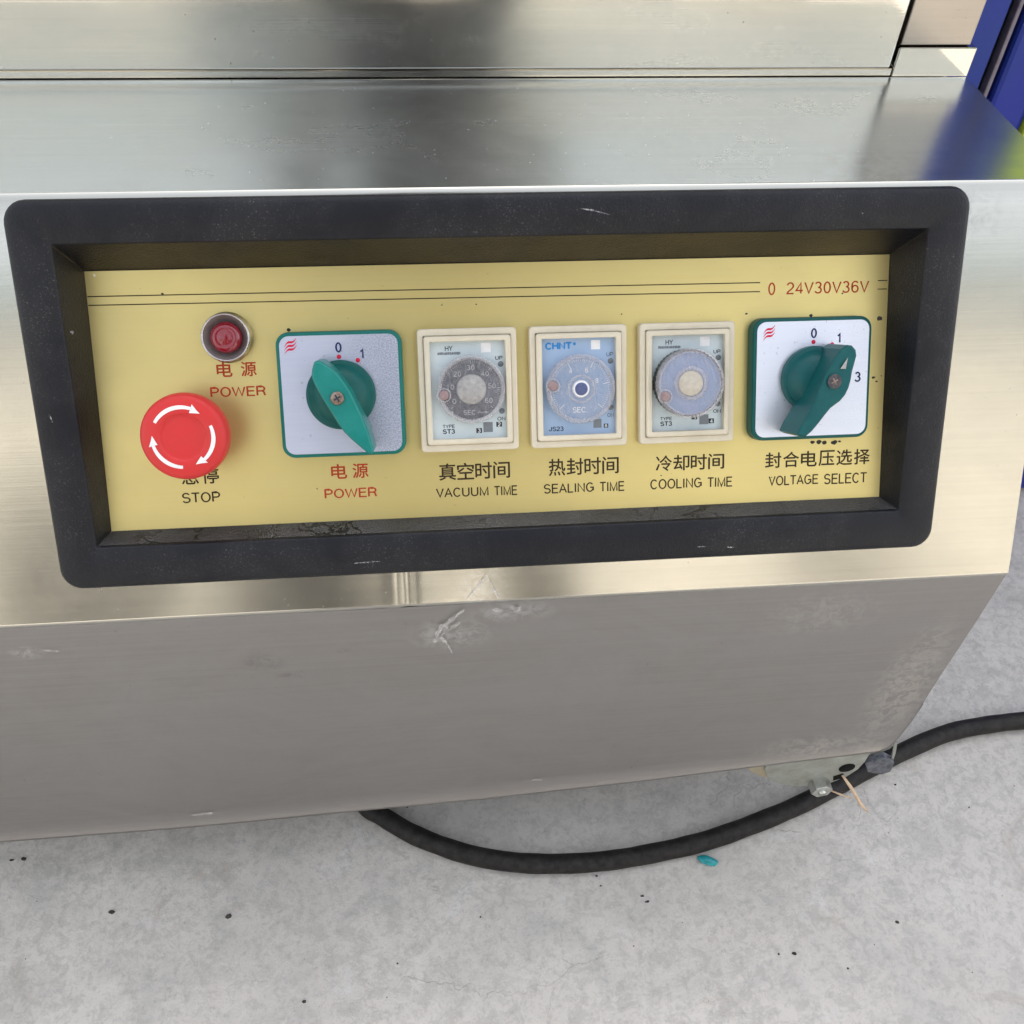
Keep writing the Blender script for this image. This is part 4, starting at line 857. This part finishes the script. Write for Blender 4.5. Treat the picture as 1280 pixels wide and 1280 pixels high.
# ------------------------------------------------------------------ added shade wall, and the yard around (out of frame, seen in the steel)
n = MB(); n.box((-9, 2.1, G), (9, 2.4, 3.17)); n.box((-9.1, 2.05, 3.17), (9.1, 2.45, 3.27))  # added wall out of view; its height sets where the shade ends
o = link('shade_wall', n.mesh('shade_wall'), 'stucco'); thing(o, 'unseen cream wall added behind the machine to shade it', 'wall')
bldm = Matrix.Translation((0, -7.6, G))
bld = link('yard_building', None, mw=bldm); thing(bld, 'long cream single storey building with grey roof across the yard, behind the photographer', 'building')
n = MB(); n.box((-14, -12.0, G), (14, -7.0, 3.25)); link('wall', n.mesh('wall'), 'stucco', bld, I4)
n = MB(); n.add([(-14.3, -6.7, 3.22), (14.3, -6.7, 3.22), (14.3, -9.7, 5.55), (-14.3, -9.7, 5.55), (14.3, -12.4, 3.0), (-14.3, -12.4, 3.0)], [(0, 1, 2, 3), (3, 2, 4, 5), (0, 3, 5), (1, 4, 2)])
link('roof', n.mesh('roof'), 'roof', bld, I4)
for x0, x1, z1 in ((-1.35, -0.42, 3.2), (-3.1, -1.75, 2.0), (-7.0, -5.0, 2.1), (3.2, 3.9, 2.1), (6.0, 8.0, 2.1)):
    n = MB(); n.box((x0, -7.02, G + 0.02), (x1, -6.97, z1)); link('door', n.mesh('door'), 'door_dark', bld, I4)

# photographer in dark clothes, bending over the machine with a phone
def person():
    V = []; Ed = []; Rd = []
    def p(co_, r, par=None):
        V.append(co_); Rd.append(r)
        if par is not None: Ed.append((par, len(V) - 1))
        return len(V) - 1
    pel = p((0.22, -0.86, 0.52), (0.115, 0.12)); sp_ = p((0.22, -0.80, 0.70), (0.11, 0.11), pel); ch = p((0.22, -0.70, 0.92), (0.125, 0.12), sp_)
    nk_ = p((0.21, -0.60, 1.07), (0.06, 0.06), ch); hd = p((0.205, -0.54, 1.15), (0.085, 0.095), nk_); tp = p((0.20, -0.49, 1.26), (0.08, 0.09), hd)
    for s, kx, fx in ((-1, 0.09, 0.09), (1, 0.34, 0.34)):
        hp = p((0.22 + s * 0.08, -0.86, 0.46), (0.10, 0.10), pel); kn = p((kx, -0.76, 0.10), (0.066, 0.066), hp); an = p((fx, -0.84, G + 0.09), (0.045, 0.045), kn); p((fx + s * 0.03, -0.70, G + 0.035), (0.042, 0.032), an)
        sh = p((0.215 + s * 0.15, -0.68, 0.98), (0.062, 0.062), ch); el = p((0.20 + s * 0.19, -0.60, 0.68), (0.045, 0.045), sh); wr = p((0.19 + s * 0.10, -0.44, 0.50), (0.028, 0.028), el); hnd = p((0.19 + s * 0.062, -0.40, 0.475), (0.026, 0.018), wr)
        for q in range(4):
            a = p((0.19 + s * (0.052), -0.385 + 0.004 * q, 0.485 - 0.018 * q), (0.009, 0.009), hnd); b2 = p((0.19 + s * 0.036, -0.352 + 0.004 * q, 0.478 - 0.018 * q), (0.008, 0.008), a)
        p((0.19 + s * 0.040, -0.405, 0.450), (0.010, 0.010), hnd)
    me = bpy.data.meshes.new('person'); me.from_pydata(V, Ed, []); me.update()
    o = bpy.data.objects.new('person', me); col.objects.link(o)
    me.materials.append(M['trousers'])
    sk = o.modifiers.new('skin', 'SKIN'); sv = me.skin_vertices[0].data
    for i, r in enumerate(Rd): sv[i].radius = r
    sv[0].use_root = True
    sb = o.modifiers.new('sub', 'SUBSURF'); sb.levels = 2; sb.render_levels = 2
    return thing(o, 'person in dark clothes bending over the panel and holding a phone', 'person')
if not bpy.app.background or True:
    person()
ph = Matrix.Translation(CP) @ CR.to_4x4()
n = MB(); n.prism(rrect(-0.038, -0.145, 0.038, 0.018, 0.008), 0.006, 0.0145)
thing(link('phone', n.mesh('phone'), 'gasket', None, ph), 'black phone held above the control panel by the bending person', 'phone')
